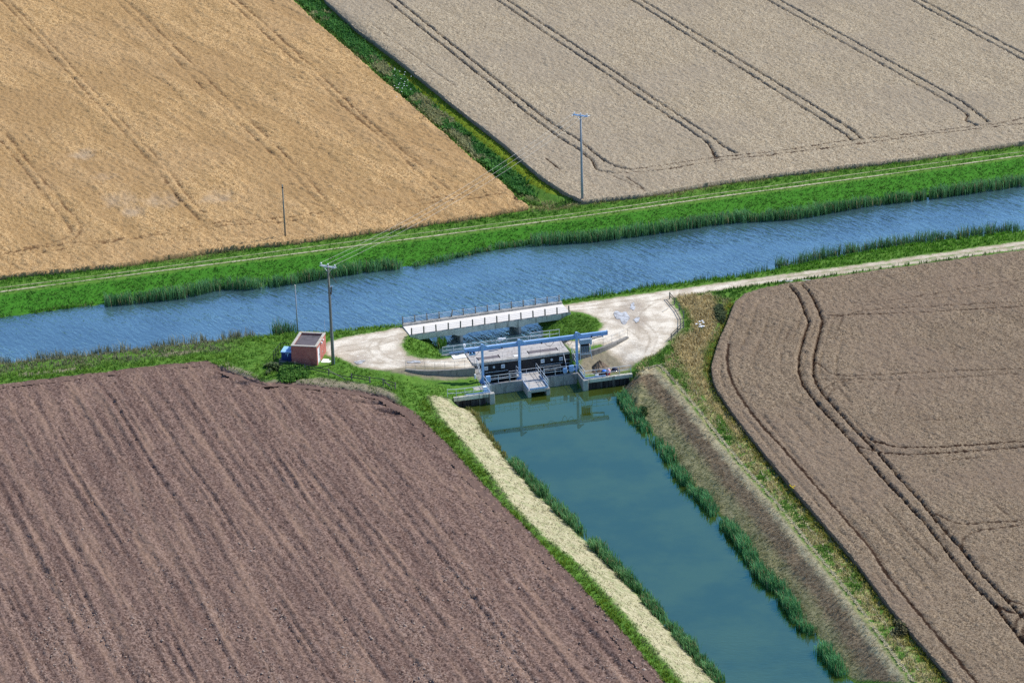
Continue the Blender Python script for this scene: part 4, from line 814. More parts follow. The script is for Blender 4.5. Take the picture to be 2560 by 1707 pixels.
part('body', MB().lbox(-6.5, -5.7, -.1, .25, BZ - .62, BZ - .3), MAT['blue'], th, .03); part('wheel', MB().tube([LP(-6.3, -.12, BZ - .3), LP(-6.3, .27, BZ - .3)], .1, 10), MAT['black_metal'], th); part('wheel', MB().tube([LP(-5.9, -.12, BZ - .3), LP(-5.9, .27, BZ - .3)], .1, 10), MAT['black_metal'], th)
rk = thing('weed_rake', LP(8.6, .2, 1.0), 'grey weed grab hanging under the blue gantry beside the right post', 'weed grab')
part('winch_box', MB().lbox(7.95, 9.35, -.25, .45, BZ - .95, BZ - .32), MAT['machine'], rk, .03)
part('side_plate', MB().lbox(9.37, 9.55, -.2, .4, BZ - 1.15, BZ - .35), MAT['galv'], rk, .02)
part('rope_drum', MB().tube([LP(8.1, .1, BZ - 1.1), LP(9.2, .1, BZ - 1.1)], .13, 10), MAT['slot'], rk)
part('frame', MB().bar(LP(8.0, .3, BZ - .95), LP(7.95, .4, BZ - 2.3), .08, .08).bar(LP(9.3, .3, BZ - .95), LP(9.35, .4, BZ - 2.3), .1, .1).bar(LP(7.95, .4, BZ - 2.3), LP(9.35, .4, BZ - 2.3), .1, .1), MAT['galv'], rk)
for k in range(11):
    u = 8.12 + k * .105; part('tine', MB().bar(LP(u, .3, BZ - 1.25), LP(u, .42, BZ - 2.25), .035, .05), MAT['machine'] if k % 3 else MAT['galv_dull'], rk)
part('back_plate', MB().lbox(8.05, 9.25, .05, .12, BZ - 2.2, BZ - 1.2), MAT['black_metal'], rk)
part('leg', MB().bar(LP(9.4, .35, BZ - 2.3), LP(9.5, .4, BZ - 3.1), .07, .07), MAT['galv'], rk); part('leg', MB().bar(LP(8.0, .35, BZ - 2.3), LP(7.95, .4, BZ - 3.1), .05, .05), MAT['galv'], rk)
gr = thing('guide_arm', LP(10.4, 0, 2.2), 'grey guide arm slung under the right end of the gantry beam', 'arm')
part('arm', MB().bar(LP(9.6, -.6, BZ - .75), LP(11.3, -.6, BZ - .6), .1, .12), MAT['galv_dull'], gr); part('hanger', MB().bar(LP(11.2, -.4, BZ - .2), LP(11.25, -.5, BZ - .7), .1, .1), MAT['blue'], gr); part('hanger', MB().bar(LP(9.7, -.4, BZ - .2), LP(9.7, -.5, BZ - .75), .08, .08), MAT['blue'], gr)
# actuators on the river wall
for u, lab in ((-5.55, 'white topped penstock actuator on the river wall left of the deck'),):
    a = thing('penstock_actuator', LP(u, -6.3, .34), lab, 'actuator'); part('pedestal', MB().tube([LP(u, -6.3, .34), LP(u, -6.3, 1.35)], [.09, .07], 8), MAT['galv'], a); part('head', MB().tube([LP(u, -6.3, 1.35), LP(u, -6.3, 1.62)], .17, 10), MAT['white'], a)
    part('hoop', MB().tube([LP(u + .4, -6.3, .34), LP(u + .45, -6.3, 1.0), LP(u + .8, -6.3, 1.25), LP(u + 1.15, -6.3, .6), LP(u + 1.2, -6.3, .34)], .04, 6), MAT['galv'], a)
a = thing('valve_gear', LP(-.8, -6.3, .34), 'silver valve gearbox on the river wall behind the middle gantry post', 'gearbox')
part('pedestal', MB().tube([LP(-.8, -6.3, .34), LP(-.8, -6.3, 1.5)], .08, 8), MAT['galv_dull'], a); part('gearbox', MB().lbox(-1.05, -.5, -6.45, -6.1, 1.5, 1.85), MAT['galv'], a, .05)
part('motor', MB().tube([LP(-.5, -6.3, 1.68), LP(-.05, -6.3, 1.72)], .13, 10), MAT['white'], a); part('handwheel', MB().tube([LP(-1.1, -6.3, 1.68) + np.array([0, .2 * math.cos(k * math.pi / 5), .2 * math.sin(k * math.pi / 5)]) for k in range(11)], .02, 5), MAT['galv'], a)
for k, u in enumerate((-5.3, 7.1)):
    b_ = thing('switch_box', LP((-4.35, 6.6)[k], 1.0, -1.22), ('pale blue switch box on the weir wall by the left side wall', 'pale blue switch box on the weir wall by the right side wall')[k], 'box')
    uu = (-4.35, 6.6)[k]; part('cabinet', MB().lbox(uu - .3, uu + .3, .72, 1.05, -.9, -.1), MAT['blue'], b_, .03); part('stand', MB().lbox(uu - .2, uu + .2, .75, 1.0, -1.22, -.902), MAT['galv_dull'], b_)
b_ = thing('switch_box', LP(5.8, 1, -1.22), 'smaller blue switch box left of the box by the right side wall', 'box'); part('cabinet', MB().lbox(5.5, 6.0, .74, 1.05, -.98, -.35), MAT['blue'], b_, .03); part('stand', MB().lbox(5.6, 5.9, .76, 1.0, -1.22, -.982), MAT['galv_dull'], b_)
b_ = thing('locker', LP(-4.5, 3.3, -1.18), 'pale blue locker at the corner of the left platform', 'locker'); part('body', MB().lbox(-5.6, -5.1, 3.1, 3.5, -1.19, -.5), MAT['tank_lid'], b_, .03); part('lid', MB().lbox(-5.63, -5.07, 3.07, 3.53, -.497, -.43), MAT['white'], b_, .01)
solo('life_buoy_case', MB().tube([LP(-5.75, -.2, -.7), LP(-5.75, -.2, -.1)], .12, 10), MAT['white'], LP(-5.75, -.2, -1.1), 'small white case on the left side wall below the wing wall', 'case')
# ---- things on the right platform
def heap(c, rx, ry, h, seed, label):
    n, m = 40, 14; rr = np.random.RandomState(seed); V = []; Fq = []
    for j in range(m + 1):
        for i in range(n):
            a = 2 * math.pi * i / n; f = j / m; w = 1 + .12 * math.sin(3 * a + 1) + .08 * math.sin(7 * a)
            x, y = rx * f * w * math.cos(a), ry * f * w * math.sin(a)
            z = h * (1 - f) ** 1.15 * (1 + .0 * a) + (rr.rand() - .5) * .14 * (1 - f * .6) - .12 * f
            V.append((c[0] + x, c[1] + y, c[2] + z))
    for j in range(m):
        for i in range(n): Fq.append((j * n + i, j * n + (i + 1) % n, (j + 1) * n + (i + 1) % n, (j + 1) * n + i))
    return solo('spoil_heap', MB().add(V, Fq), MAT['spoil'], c, label, 'heap')
hp = LP(10.35, .9, 0); hp[2] = -1.08; heap(hp, 1.45, 1.9, 1.15, 4, 'brown heap of raked weed on the right platform')
def lathe(prof, c, n=12):
    V = []; F = []
    for r, z in prof: V += [(c[0] + r * math.cos(2 * math.pi * k / n), c[1] + r * math.sin(2 * math.pi * k / n), c[2] + z) for k in range(n)]
    for i in range(len(prof) - 1): F += [(i * n + k, i * n + (k + 1) % n, (i + 1) * n + (k + 1) % n, (i + 1) * n + k) for k in range(n)]
    F += [tuple(range(n - 1, -1, -1)), tuple((len(prof) - 1) * n + k for k in range(n))]
    return MB().add(V, F)
c = LP(10.35, 2.65, -1.16); t = thing('tub', c, 'dark tub with a bright blue lid in front of the spoil heap', 'tub')
part('bucket', lathe([(.24, 0), (.3, .1), (.33, .42)], c), MAT['tub'], t, 0, True); part('lid', lathe([(.30, .422), (.31, .5), (.12, .58)], c + np.array([.08, .05, 0])), MAT['bright_blue'], t, 0, True)
c = LP(10.95, 2.9, -1.16); t = thing('sack', c, 'pink and red sack beside the blue lidded tub', 'sack')
part('bag', lathe([(.2, .2), (.27, .34), (.22, .6), (.1, .75)], c), MAT['pink'], t, 0, True); part('red_base', lathe([(.28, 0), (.33, .08), (.2, .25)], c - np.array([.12, .02, 0])), MAT['red'], t, 0, True)
c = LP(12.0, 2.1, -1.14); solo('sack', lathe([(.3, 0), (.42, .12), (.36, .36), (.12, .46)], c), MAT['sack_navy'], c, 'black navy sack right of the pink sack', 'sack', None, 0, True)
c = LP(9.4, 2.9, -1.17); solo('foam_block', MB().lbox(9.15, 9.6, 2.75, 2.95, -1.17, -.98), MAT['white'], c, 'small white block on the right platform left of the tub', 'block', None, .03)
# ------------------------------------------------------------------ brick hut
ha, hb = np.array([.981, -.193, 0]), np.array([.193, .981, 0]); hO = np.array([-28.2, 363.0, 0]); HW, HD, HH = 3.36, 4.75, 2.62
def HP(a, b, z): return hO + ha * a + hb * b + np.array([0, 0, z])
def hbox(mb, a0, a1, b0, b1, z0, z1): return mb.box(HP((a0 + a1) / 2, (b0 + b1) / 2, (z0 + z1) / 2), ha * (a1 - a0) / 2, hb * (b1 - b0) / 2, np.array([0, 0, (z1 - z0) / 2]))
hut = thing('brick_hut', HP(HW / 2, HD / 2, 0), 'small red brick hut with a flat parapet roof and white door', 'hut')
T = .23
part('wall', hbox(MB(), 0, HW, 0, T, -.3, HH), MAT['brick'], hut, 0, False, 'shaded red brick wall facing the ploughed field'); part('wall', hbox(MB(), 0, HW, HD - T, HD, -.3, HH), MAT['brick'], hut)
part('wall', hbox(MB(), 0, T, T + .002, HD - T - .002, -.3, HH), MAT['brick'], hut)
part('wall', hbox(MB(), HW - T, HW, T + .002, .45, -.3, HH).__class__() if False else hbox(hbox(hbox(MB(), HW - T, HW, T + .002, .42, -.3, HH), HW - T, HW, 1.52, HD - T - .002, -.3, HH), HW - T, HW, .422, 1.518, 2.2, HH), MAT['brick'], hut, 0, False, 'sunlit red brick wall with the door')
dr = part('door', hbox(MB(), HW - .14, HW - .08, .47, 1.47, .05, 2.15), MAT['white'], hut, .005); part('door_frame', hbox(hbox(hbox(MB(), HW - .16, HW + .012, .424, .468, .0, 2.19), HW - .16, HW + .012, 1.472, 1.516, .0, 2.19), HW - .16, HW + .012, .47, 1.47, 2.152, 2.19), MAT['white'], dr); part('door_handle', hbox(MB(), HW - .078, HW - .02, 1.32, 1.38, 1.0, 1.14), MAT['black_metal'], dr)
part('roof_felt', hbox(MB(), T, HW - T, T, HD - T, 2.3, 2.42), MAT['felt'], hut)
for a0, a1, b0, b1 in ((-.04, HW + .04, -.04, T + .06), (-.04, HW + .04, HD - T - .06, HD + .04), (-.04, T + .06, T + .062, HD - T - .062), (HW - T - .06, HW + .04, T + .062, HD - T - .062)):
    part('coping', hbox(MB(), a0, a1, b0, b1, HH + .002, HH + .10), MAT['coping'], hut, .01)
lm = part('wall_lamp', hbox(MB(), HW, HW + .22, 2.0, 2.3, 2.25, 2.5), MAT['white'], hut, .03); part('lamp_bracket', hbox(MB(), HW, HW + .1, 2.4, 2.5, 2.3, 2.45), MAT['black_metal'], lm)
part('wall_lamp', hbox(MB(), HW, HW + .2, 2.9, 3.15, 2.3, 2.52), MAT['white'], hut, .03); part('meter_plate', hbox(MB(), HW, HW + .03, 2.75, 2.95, .75, 1.0), MAT['coping'], hut)
part('aerial', MB().tube([HP(HW - .05, HD + .1, 1.0), HP(HW - .05, HD + .1, 4.5)], .025, 6), MAT['galv'], hut)
solo('concrete_step', hbox(MB(), HW + .15, HW + 1.35, 1.1, 2.3, -.1, .12), MAT['white_slab'], HP(HW + .8, 1.7, 0), 'pale concrete step slab beside the hut door', 'slab', None, .02)
tk = thing('blue_tank', HP(-.9, 1.6, 0), 'blue oil tank with shade painted into its navy body and a light blue lid, beside the hut', 'tank')
part('body', hbox(MB(), -1.62, -.12, .9, 2.7, .12, 1.28), MAT['navy'], tk, .05); part('lid', hbox(MB(), -1.68, -.06, .84, 2.76, 1.283, 1.42), MAT['tank_lid'], tk, .03); part('hatch', hbox(MB(), -1.1, -.5, 1.5, 2.2, 1.423, 1.52), MAT['tank_lid'], tk, .03)
part('emblem', MB().extr([HP(-1.05, .895, 1.2), HP(-.6, .895, 1.2), HP(-.82, .895, .65)], -hb * .012), MAT['tank_lid'], tk)
for k in range(3): part('rib', hbox(MB(), -1.5 + k * .55, -1.38 + k * .55, .86, .9, .15, 1.25), MAT['navy'], tk, .01)
part('plinth', hbox(MB(), -1.9, -.06, .6, 2.9, -.2, .118), MAT['conc_weir'], tk)
cg = thing('tank_guard', HP(-2.4, 1.8, 0), 'black metal guard rail frame around the blue tank', 'guard rail')
gp = [HP(-2.6, .7, 0), HP(-2.55, 1.6, 0), HP(-2.45, 2.6, 0), HP(-2.4, 3.6, 0), HP(-1.3, 3.65, 0), HP(-.2, 3.7, 0)]
gpm = MB().tube([(0, 0, -.2), (0, 0, 1.5)], .04, 6).mesh('guard_post', MAT['black_metal'])
for p in gp: inst('post', gpm, cg, p)
for z in (1.45, .8): part('rail', MB().tube([p + np.array([0, 0, z]) for p in gp], .03, 6), MAT['black_metal'], cg)
for k in range(8):
    q = gp[0] + (gp[2] - gp[0]) * (k + .5) / 8; part('bar', MB().tube([q, q + np.array([0, 0, 1.45])], .016, 5), MAT['black_metal'], cg)
part('brace', MB().tube([gp[3] + [0, 0, .7], gp[3] + np.array([.6, 0, 1.45])], .025, 5), MAT['black_metal'], cg)
solo('sleeper', MB().bar(HP(-2.9, .3, .1), HP(-1.2, -.25, .1), .22, .2), MAT['wood'], HP(-2, 0, 0), 'weathered timber sleeper on the ground in front of the blue tank', 'sleeper', None, .02)
# ------------------------------------------------------------------ poles and wires
def pole_top(t, base, h, ax, mat):
    top = base + np.array([0, 0, h]); ay = np.array([-ax[1], ax[0], 0])
    for s in (-.14, .14): part('crossarm', MB().bar(top + ay * s - ax * 1.15 + [0, 0, -.15], top + ay * s + ax * 1.15 + [0, 0, -.15], .09, .11), MAT['blue'] if mat == 'pole_grey' else MAT['galv'], t)
    pins = []
    for f in (-1.02, .0, 1.02):
        q = top + ax * f + np.array([0, 0, -.08]); i_ = part('insulator', lathe([(.04, 0), (.05, .1), (.13, .14), (.06, .18), (.13, .24), (.05, .32)], q, 10), MAT['porcelain'], t, 0, True); pins.append(q + np.array([0, 0, .3]))
    for s in (-1, 1): part('brace', MB().bar(top + ax * s * .75 + [0, 0, -.2], top + [0, 0, -.95], .05, .05), MAT['galv'], t)
    return pins
d12 = (G(1456, 508) - G(833, 913)); d12 /= np.linalg.norm(d12); xarm = np.array([d12[1], -d12[0], 0])
p1 = G(833, 913); p1[2] = tz(p1[None])[0] - .1
t1 = thing('power_pole', p1, 'tall wooden power pole with crossarm standing right of the brick hut', 'power pole', 'power poles carrying the wires')
part('pole', MB().tube([p1 + [0, 0, z] for z in (0, 4, 8, 13.55)], [.2, .18, .155, .125], 12), MAT['pole'], t1, 0, True)
pin1 = pole_top(t1, p1, 13.6, xarm, 'pole')
ax_ = part('fuse_switch', MB().bar(p1 + [.22, -.05, 9.7], p1 + [.3, -.05, 10.7], .12, .2), MAT['spoil'], t1); part('fuse_bracket', MB().bar(p1 + [.1, 0, 10.7], p1 + [.5, -.1, 10.8], .06, .06), MAT['galv'], ax_)
part('strut', MB().bar(p1 + [.12, 0, 12.6], p1 + [1.0, -.3, 11.3], .07, .07), MAT['wood_dark'], t1); part('strut', MB().bar(p1 + [-.1, 0, 13.0], p1 + [-1.3, .3, 11.6], .02, .02), MAT['galv_dull'], t1)
part('cable_duct', MB().bar(p1 + [.2, -.02, .1], p1 + [.17, -.02, 9.6], .07, .06), MAT['galv'], t1)
p2 = G(1456, 508); p2[2] = -.1
t2 = thing('power_pole', p2, 'tall silvery power pole at the corner of the grey wheat beyond the river', 'power pole', 'power poles carrying the wires')
part('pole', MB().tube([p2 + [0, 0, z] for z in (0, 4, 8, 13.55)], [.2, .18, .155, .125], 12), MAT['pole_grey'], t2, 0, True)
pin2 = pole_top(t2, p2, 13.6, xarm, 'pole_grey')
for s in (-1, 1): part('strain_insulator', MB().tube([p2 + xarm * s * 1.15 + [0, 0, 13.5], p2 + xarm * s * 1.15 + d12 * .55 * s + [0, 0, 13.4]], .06, 8), MAT['porcelain'], t2)
for k, (a, b) in enumerate(zip(pin1, pin2)):
    pts = [a + (b - a) * i / 24 - np.array([0, 0, 1.3 * 4 * (i / 24) * (1 - i / 24)]) for i in range(25)]
    solo('power_line', MB().tube(pts, .013, 5), MAT['wire'], a, ('leftmost of the three overhead wires between the two power poles', 'middle of the three overhead wires between the two power poles', 'rightmost of the three overhead wires between the two power poles')[k], 'wire', 'overhead wires')
p3 = G(714, 602); p3[2] = -.1
t3 = thing('plain_pole', p3, 'slim dark pole at the edge of the golden barley beyond the river', 'pole'); part('shaft', MB().tube([p3, p3 + [0, 0, 8.5]], [.13, .09], 10), MAT['pole'], t3, 0, True); part('cap', MB().tube([p3 + [0, 0, 8.0], p3 + [0, 0, 8.15]], .14, 10), MAT['black_metal'], t3)
p4 = G(744, 826); p4[2] = -.3
t4 = thing('mast', p4, 'thin pale mast on the river bank behind the brick hut', 'mast'); part('shaft', MB().tube([p4, p4 + [0, 0, 6.6]], [.1, .06], 10), MAT['pole_grey'], t4, 0, True); part('cap', MB().tube([p4 + [0, 0, 6.4], p4 + [0, 0, 6.7]], .085, 8), MAT['rail_pale'], t4)
# ------------------------------------------------------------------ timber fences
def fence(pxs, label, h, mat, rails, skip=(), fallen=()):
    pts = [G(x, y) for x, y in pxs]
    for p in pts: p[2] = tz(p[None])[0]
    t = thing('timber_fence', pts[len(pts) // 2], label, 'fence')
    me = MB().box((0, 0, h / 2 - .1), (.065, 0, 0), (0, .065, 0), (0, 0, h / 2 + .1)).mesh('fence_post', MAT['wood'], (0, 0, 0), .01)
    for p in pts:
        o = inst('post', me, t, p); o.rotation_euler = (rng.uniform(-.05, .05), rng.uniform(-.05, .05), rng.uniform(0, 1))
    for i in range(len(pts) - 1):
        for j, f in enumerate(rails):
            if (i, j) in skip: continue
            a, b = pts[i] + [0, 0, h * f], pts[i + 1] + [0, 0, h * f + rng.uniform(-.04, .04)]
            part('rail', MB().bar(a + [0, -.07, 0], b + [0, -.07, 0], .04, .09), MAT[mat], t)
    for i, f0, f1 in fallen:
        a, b = pts[i] + [0, 0, h * f0], pts[i] + (pts[i + 1] - pts[i]) * .75 + [0, -.3, h * f1]
        part('fallen_rail', MB().bar(a + [0, -.1, 0], b, .05, .1), MAT['wood'], t)
    return t
fence([(700, 915), (738, 921), (763, 927), (822, 939), (879, 950), (925, 957), (958, 961), (988, 971)], 'broken timber post and rail fence between the hut grass and the ploughed field', .9, 'wood_dark', (.9, .45), ((3, 0), (5, 1)), ((3, .85, .05), (6, .9, .05)))
fence([(1674, 750), (1686, 764), (1698, 779), (1709, 799), (1709, 823), (1694, 838), (1678, 853)], 'curved timber fence at the right edge of the gravel turning area', 1.0, 'wood_dark', (.92, .55), (), ())
c = G(1666, 779); c[2] = tz(c[None])[0]; solo('loose_plank', MB().bar(c + [-.5, -.6, .08], c + [.3, .6, .08], .14, .06), MAT['rail_pale'], c, 'pale loose plank lying on gravel inside the curved fence', 'plank')
# ------------------------------------------------------------------ vegetation (blades as real geometry)
def blades(name, P, h, w, cols, lean, label, cat, z=None, seg2=True, nb=3, spread=.12, kind='stuff', parent=None, droop=.35):
    n = len(P)
    if n == 0: return None
    if z is None: z = tz(P)
    P = np.repeat(P, nb, 0); z = np.repeat(z, nb); h = np.repeat(h, nb) * rng.uniform(.65, 1.15, n * nb); w = np.repeat(w, nb); cols = np.repeat(cols, nb, 0) * rng.uniform(.75, 1.25, (n * nb, 1)); m = n * nb
    P = P + rng.normal(0, spread, (m, 2)); a = rng.uniform(0, 2 * math.pi, m); ln_ = rng.uniform(.2, 1, m) * lean
    dx, dy = np.cos(a), np.sin(a); sx, sy = -dy * w / 2, dx * w / 2
    b0 = np.stack([P[:, 0] - sx, P[:, 1] - sy, z - .05], 1); b1 = np.stack([P[:, 0] + sx, P[:, 1] + sy, z - .05], 1)
    mx, my = P[:, 0] + dx * h * ln_ * .4, P[:, 1] + dy * h * ln_ * .4; mz = z + h * .68
    m0 = np.stack([mx - sx * .8, my - sy * .8, mz], 1); m1 = np.stack([mx + sx * .8, my + sy * .8, mz], 1)
    tp = np.stack([P[:, 0] + dx * h * ln_, P[:, 1] + dy * h * ln_, z + h * (1 - droop * ln_)], 1)
    V = np.stack([b0, b1, m0, m1, tp], 1).reshape(-1, 3); i = np.arange(m) * 5
    q = np.stack([i, i + 1, i + 3, i + 2], 1); t = np.stack([i + 2, i + 3, i + 4], 1)
    if cat == 'reeds': dead = rng.rand(m) < .10; cols[dead] = np.array([.34, .29, .15]) * rng.uniform(.7, 1.2, (dead.sum(), 1))
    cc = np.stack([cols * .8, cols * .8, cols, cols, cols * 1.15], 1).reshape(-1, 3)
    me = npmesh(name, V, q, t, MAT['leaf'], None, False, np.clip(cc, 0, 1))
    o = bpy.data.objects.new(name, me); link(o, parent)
    if parent is not None:
        o.location = tuple(-BASE[parent.name]); return o
    return tag(o, label, cat, None, kind)
def sample(poly, dens_, extra=None):
    C = np.asarray(poly)[:, :2]; lo = np.maximum(C.min(0), [-112, 262]); hi = np.minimum(C.max(0), [112, 556])
    n = int((hi - lo).prod() * dens_); P = lo + rng.rand(n, 2) * (hi - lo); P = P[near_frame(P, 6)]; P = P[inside(P, poly)]
    return P
def along(line, per_m, w0, w1, keep=None):
    L = np.asarray(line)[:, :2]; d = np.linalg.norm(L[1:] - L[:-1], axis=1); c = np.concatenate([[0], np.cumsum(d)]); n = int(c[-1] * per_m)
    s = rng.rand(n) * c[-1]; k = np.clip(np.searchsorted(c, s) - 1, 0, len(d) - 1); t = (s - c[k]) / d[k]; P = L[k] + (L[k + 1] - L[k]) * t[:, None]
    dr = (L[k + 1] - L[k]) / d[k][:, None]; nn = np.stack([-dr[:, 1], dr[:, 0]], 1); P = P + nn * rng.uniform(w0, w1, n)[:, None]
    P = P[near_frame(P, 5)]
    return P
def pal(n, a, b, nz=None):
    t = (rng.rand(n) if nz is None else np.clip(nz + rng.normal(0, .18, n), 0, 1))[:, None]; return np.array(a) * (1 - t) + np.array(b) * t
def clear(P, gap=.25):                    # keep off the gravel, the ruts and the structures
    k = (boxed(P, gravel_polys[0], 2, sd, 4.) > gap) & (boxed(P, gravel_polys[1], 2, sd, 4.) > gap)
    k &= np.minimum(boxed(P, F1, 2, pdist, 4.), boxed(P, F2, 2, pdist, 4.)) > .33
    for pl in (golden, upper, right_, plough): k &= boxed(P, pl, 2, sd, 4.) > .05
    k &= sd(P, [LP(-5.6, -7), LP(8.1, -7), LP(8.1, 3.8), LP(-5.6, 3.9)]) > .15
    k &= sd(P, [HP(-2.2, -.2, 0), HP(HW + 1.5, -.2, 0), HP(HW + 1.5, HD + .2, 0), HP(-2.2, HD + .2, 0)]) > 0
    k &= sd(P, [BP(-.3, -.2, 0), BP(BLN + .3, -.2, 0), BP(BLN + .3, BW + .2, 0), BP(-.3, BW + .2, 0)]) > 0
    for w in (WLd, WRd): k &= boxed(P, w, 2, pdist, 4.) > .35
    return P[k]
GA, GB = (0.05, 0.16, 0.016), (0.13, 0.30, 0.035)
# far bank of the river
P = clear(sample(lush, 9)); n = fbm(P[:, 0] * .25, P[:, 1] * .25, 71, 3)
blades('bank_grass', P, .16 + .16 * n, np.full(len(P), .085), pal(len(P), (0.07, 0.20, 0.025), (0.15, 0.335, 0.055), n), 1.0, 'lush green grass on the far river bank', 'grass')
mg = np.vstack([F0[1:-1], F2[1:-1][::-1] - [0, .6, 0]]); P = clear(sample(mg, 7)); n = fbm(P[:, 0] * .5, P[:, 1] * .35, 73, 3); d0 = pdist(P, F0)
dry = sstep(3.0, 1.2, d0 + (n - .5) * 4) * sstep(-62, -40, P[:, 0]) * .85
short = np.minimum(pdist(P, F1), pdist(P, F2)) < 1.0
cols = pal(len(P), GA, GB, n) * (1 - dry[:, None]) + pal(len(P), (0.20, 0.18, 0.06), (0.46, 0.38, 0.19)) * dry[:, None]
blades('verge_grass', P, np.where(short, .12, .38) + .2 * n, np.full(len(P), .08), cols, .7, 'green and straw coloured verge grass along the far track', 'grass')
# ditch between the two far fields
P = clear(sample(weed_poly, 7), 0); n = fbm(P[:, 0] * .35, P[:, 1] * .2, 75, 3)
st = sstep(.55, .62, vn(P[:, 0] * .3, P[:, 1] * .12, 77)) * (n < .5)
cols = pal(len(P), (0.025, 0.125, 0.022), (0.11, 0.27, 0.055), n) * (1 - st[:, None]) + np.array([.30, .30, .14]) * st[:, None]
blades('ditch_weeds', P, .55 + .7 * n, .16 + .16 * n, cols, .9, 'rank dark green weeds filling the ditch between the far fields', 'weeds', nb=4, spread=.25)
P = clear(sample(olive_poly, 8), 0); n = fbm(P[:, 0] * .35, P[:, 1] * .2, 79, 3)
blades('ditch_grass', P, .16 + .15 * n, np.full(len(P), .08), pal(len(P), (0.16, 0.24, 0.015), (0.38, 0.42, 0.04), n), .7, 'short yellow green grass strip beside the grey wheat', 'grass')
mid = GL([(1296, 500), (1271, 471), (1200, 411), (1146, 364), (1050, 282), (921, 168), (789, 54), (715, -30), (790, 45), (930, 165), (1060, 285), (1160, 370), (1225, 425), (1300, 490), (1440, 500), (1456, 508), (1321, 518)])
P = clear(sample(mid, 7), 0); n = fbm(P[:, 0] * .4, P[:, 1] * .3, 81, 3); st = sstep(.5, .65, vn(P[:, 0] * .5, P[:, 1] * .16, 83))
blades('ditch_edge_grass', P, .4 + .4 * n, np.full(len(P), .10), pal(len(P), (0.05, 0.12, 0.025), (0.12, 0.22, 0.04), n) * (1 - st[:, None] * .8) + np.array([.34, .32, .15]) * st[:, None] * .8, .9, 'mixed green and bleached grass along the golden barley edge', 'grass', nb=3, spread=.2)
# near bank of the river, hut lawn, yard verges
nb1 = np.vstack([N3a[1:] + [0, .9, 0], GL([(1010, 822), (963, 828), (886, 840), (830, 852), (816, 872), (820, 890), (874, 910), (940, 932), (1040, 952), (1180, 960), (1071, 986), (1030, 1020), (1000, 1008), (963, 988), (891, 973), (770, 961), (704, 954), (669, 956), (560, 920), (515, 903), (412, 913), (206, 937), (0, 960), (-300, 1000)]), [[-150, 350, 0]]])
P = clear(sample(nb1, 9)); n = fbm(P[:, 0] * .35, P[:, 1] * .35, 85, 3); dsoil = np.minimum(boxed(P, soil_line, 5, pdist, 4.), 4); dd = boxed(P, dirt_polys[0], 3, sd, 4.); k = rng.rand(len(P)) < np.where(dd < 0, .12, 1) * np.where((boxed(P, dirt_polys[3], 3, sd, 4.) < 0), .55, 1); P = P[k]; n = n[k]
left = sstep(-34, -39, P[:, 0]); cr = boxed(P, N3a, 4, pdist, 9.)
dry = left * sstep(4.6, 2.4, cr + (n - .5) * 4) * .85 + .55 * sstep(.1, -.1, boxed(P, dirt_polys[3], 3, sd, 4.))
lawn = sstep(1.0, 3.0, cr) * (1 - left)
cols = pal(len(P), (0.08, 0.20, 0.02), (0.21, 0.36, 0.05), n) * (1 - dry[:, None]) + pal(len(P), (0.16, 0.15, 0.09), (0.38, 0.34, 0.22)) * dry[:, None]
blades('near_bank_grass', P, .38 - .24 * lawn + .18 * n, np.full(len(P), .08), cols, .7, 'green grass on the near river bank around the brick hut', 'grass')
nb2 = np.vstack([N3b[:-1] + [0, .9, 0], GL([(2700, 560), (2700, 580), (2560, 601), (2158, 658), (1860, 698), (1720, 717), (1541, 742), (1410, 762)])])
P = clear(sample(nb2, 9)); n = fbm(P[:, 0] * .35, P[:, 1] * .35, 87, 3)
blades('track_verge_grass', P, .3 + .25 * n, np.full(len(P), .085), pal(len(P), (0.05, 0.175, 0.012), (0.14, 0.32, 0.028), n), .7, 'bright green grass between the river and the right track', 'grass')
nb3 = GL([(2700, 586), (2700, 612), (2560, 624), (2158, 681), (1960, 712), (1900, 724), (1864, 733), (1837, 755), (1800, 760), (1770, 740), (1690, 742), (1720, 738), (1860, 712), (2158, 674), (2560, 619)])
P = clear(sample(nb3, 9), .05); n = fbm(P[:, 0] * .35, P[:, 1] * .35, 89, 3)
blades('track_edge_grass', P, .28 + .3 * n, np.full(len(P), .085), pal(len(P), (0.035, 0.12, 0.012), (0.09, 0.21, 0.03), n), .7, 'green weeds between the right track and the brown wheat', 'grass')
for pl, nm_, lab in ((BL[1:] + BLw[::-1], 'basin_bank_grass', 'green grass slope left of the basin under the bridge'), (BR[1:] + BRw[::-1], 'basin_mound_grass', 'green grass mound right of the basin under the bridge')):
    P = clear(sample(pl, 14), .02); n = fbm(P[:, 0] * .5, P[:, 1] * .5, 91, 3)
    blades(nm_, P, .18 + .15 * n, np.full(len(P), .07), pal(len(P), (0.07, 0.175, 0.016), (0.18, 0.32, 0.04), n), .7, lab, 'grass')
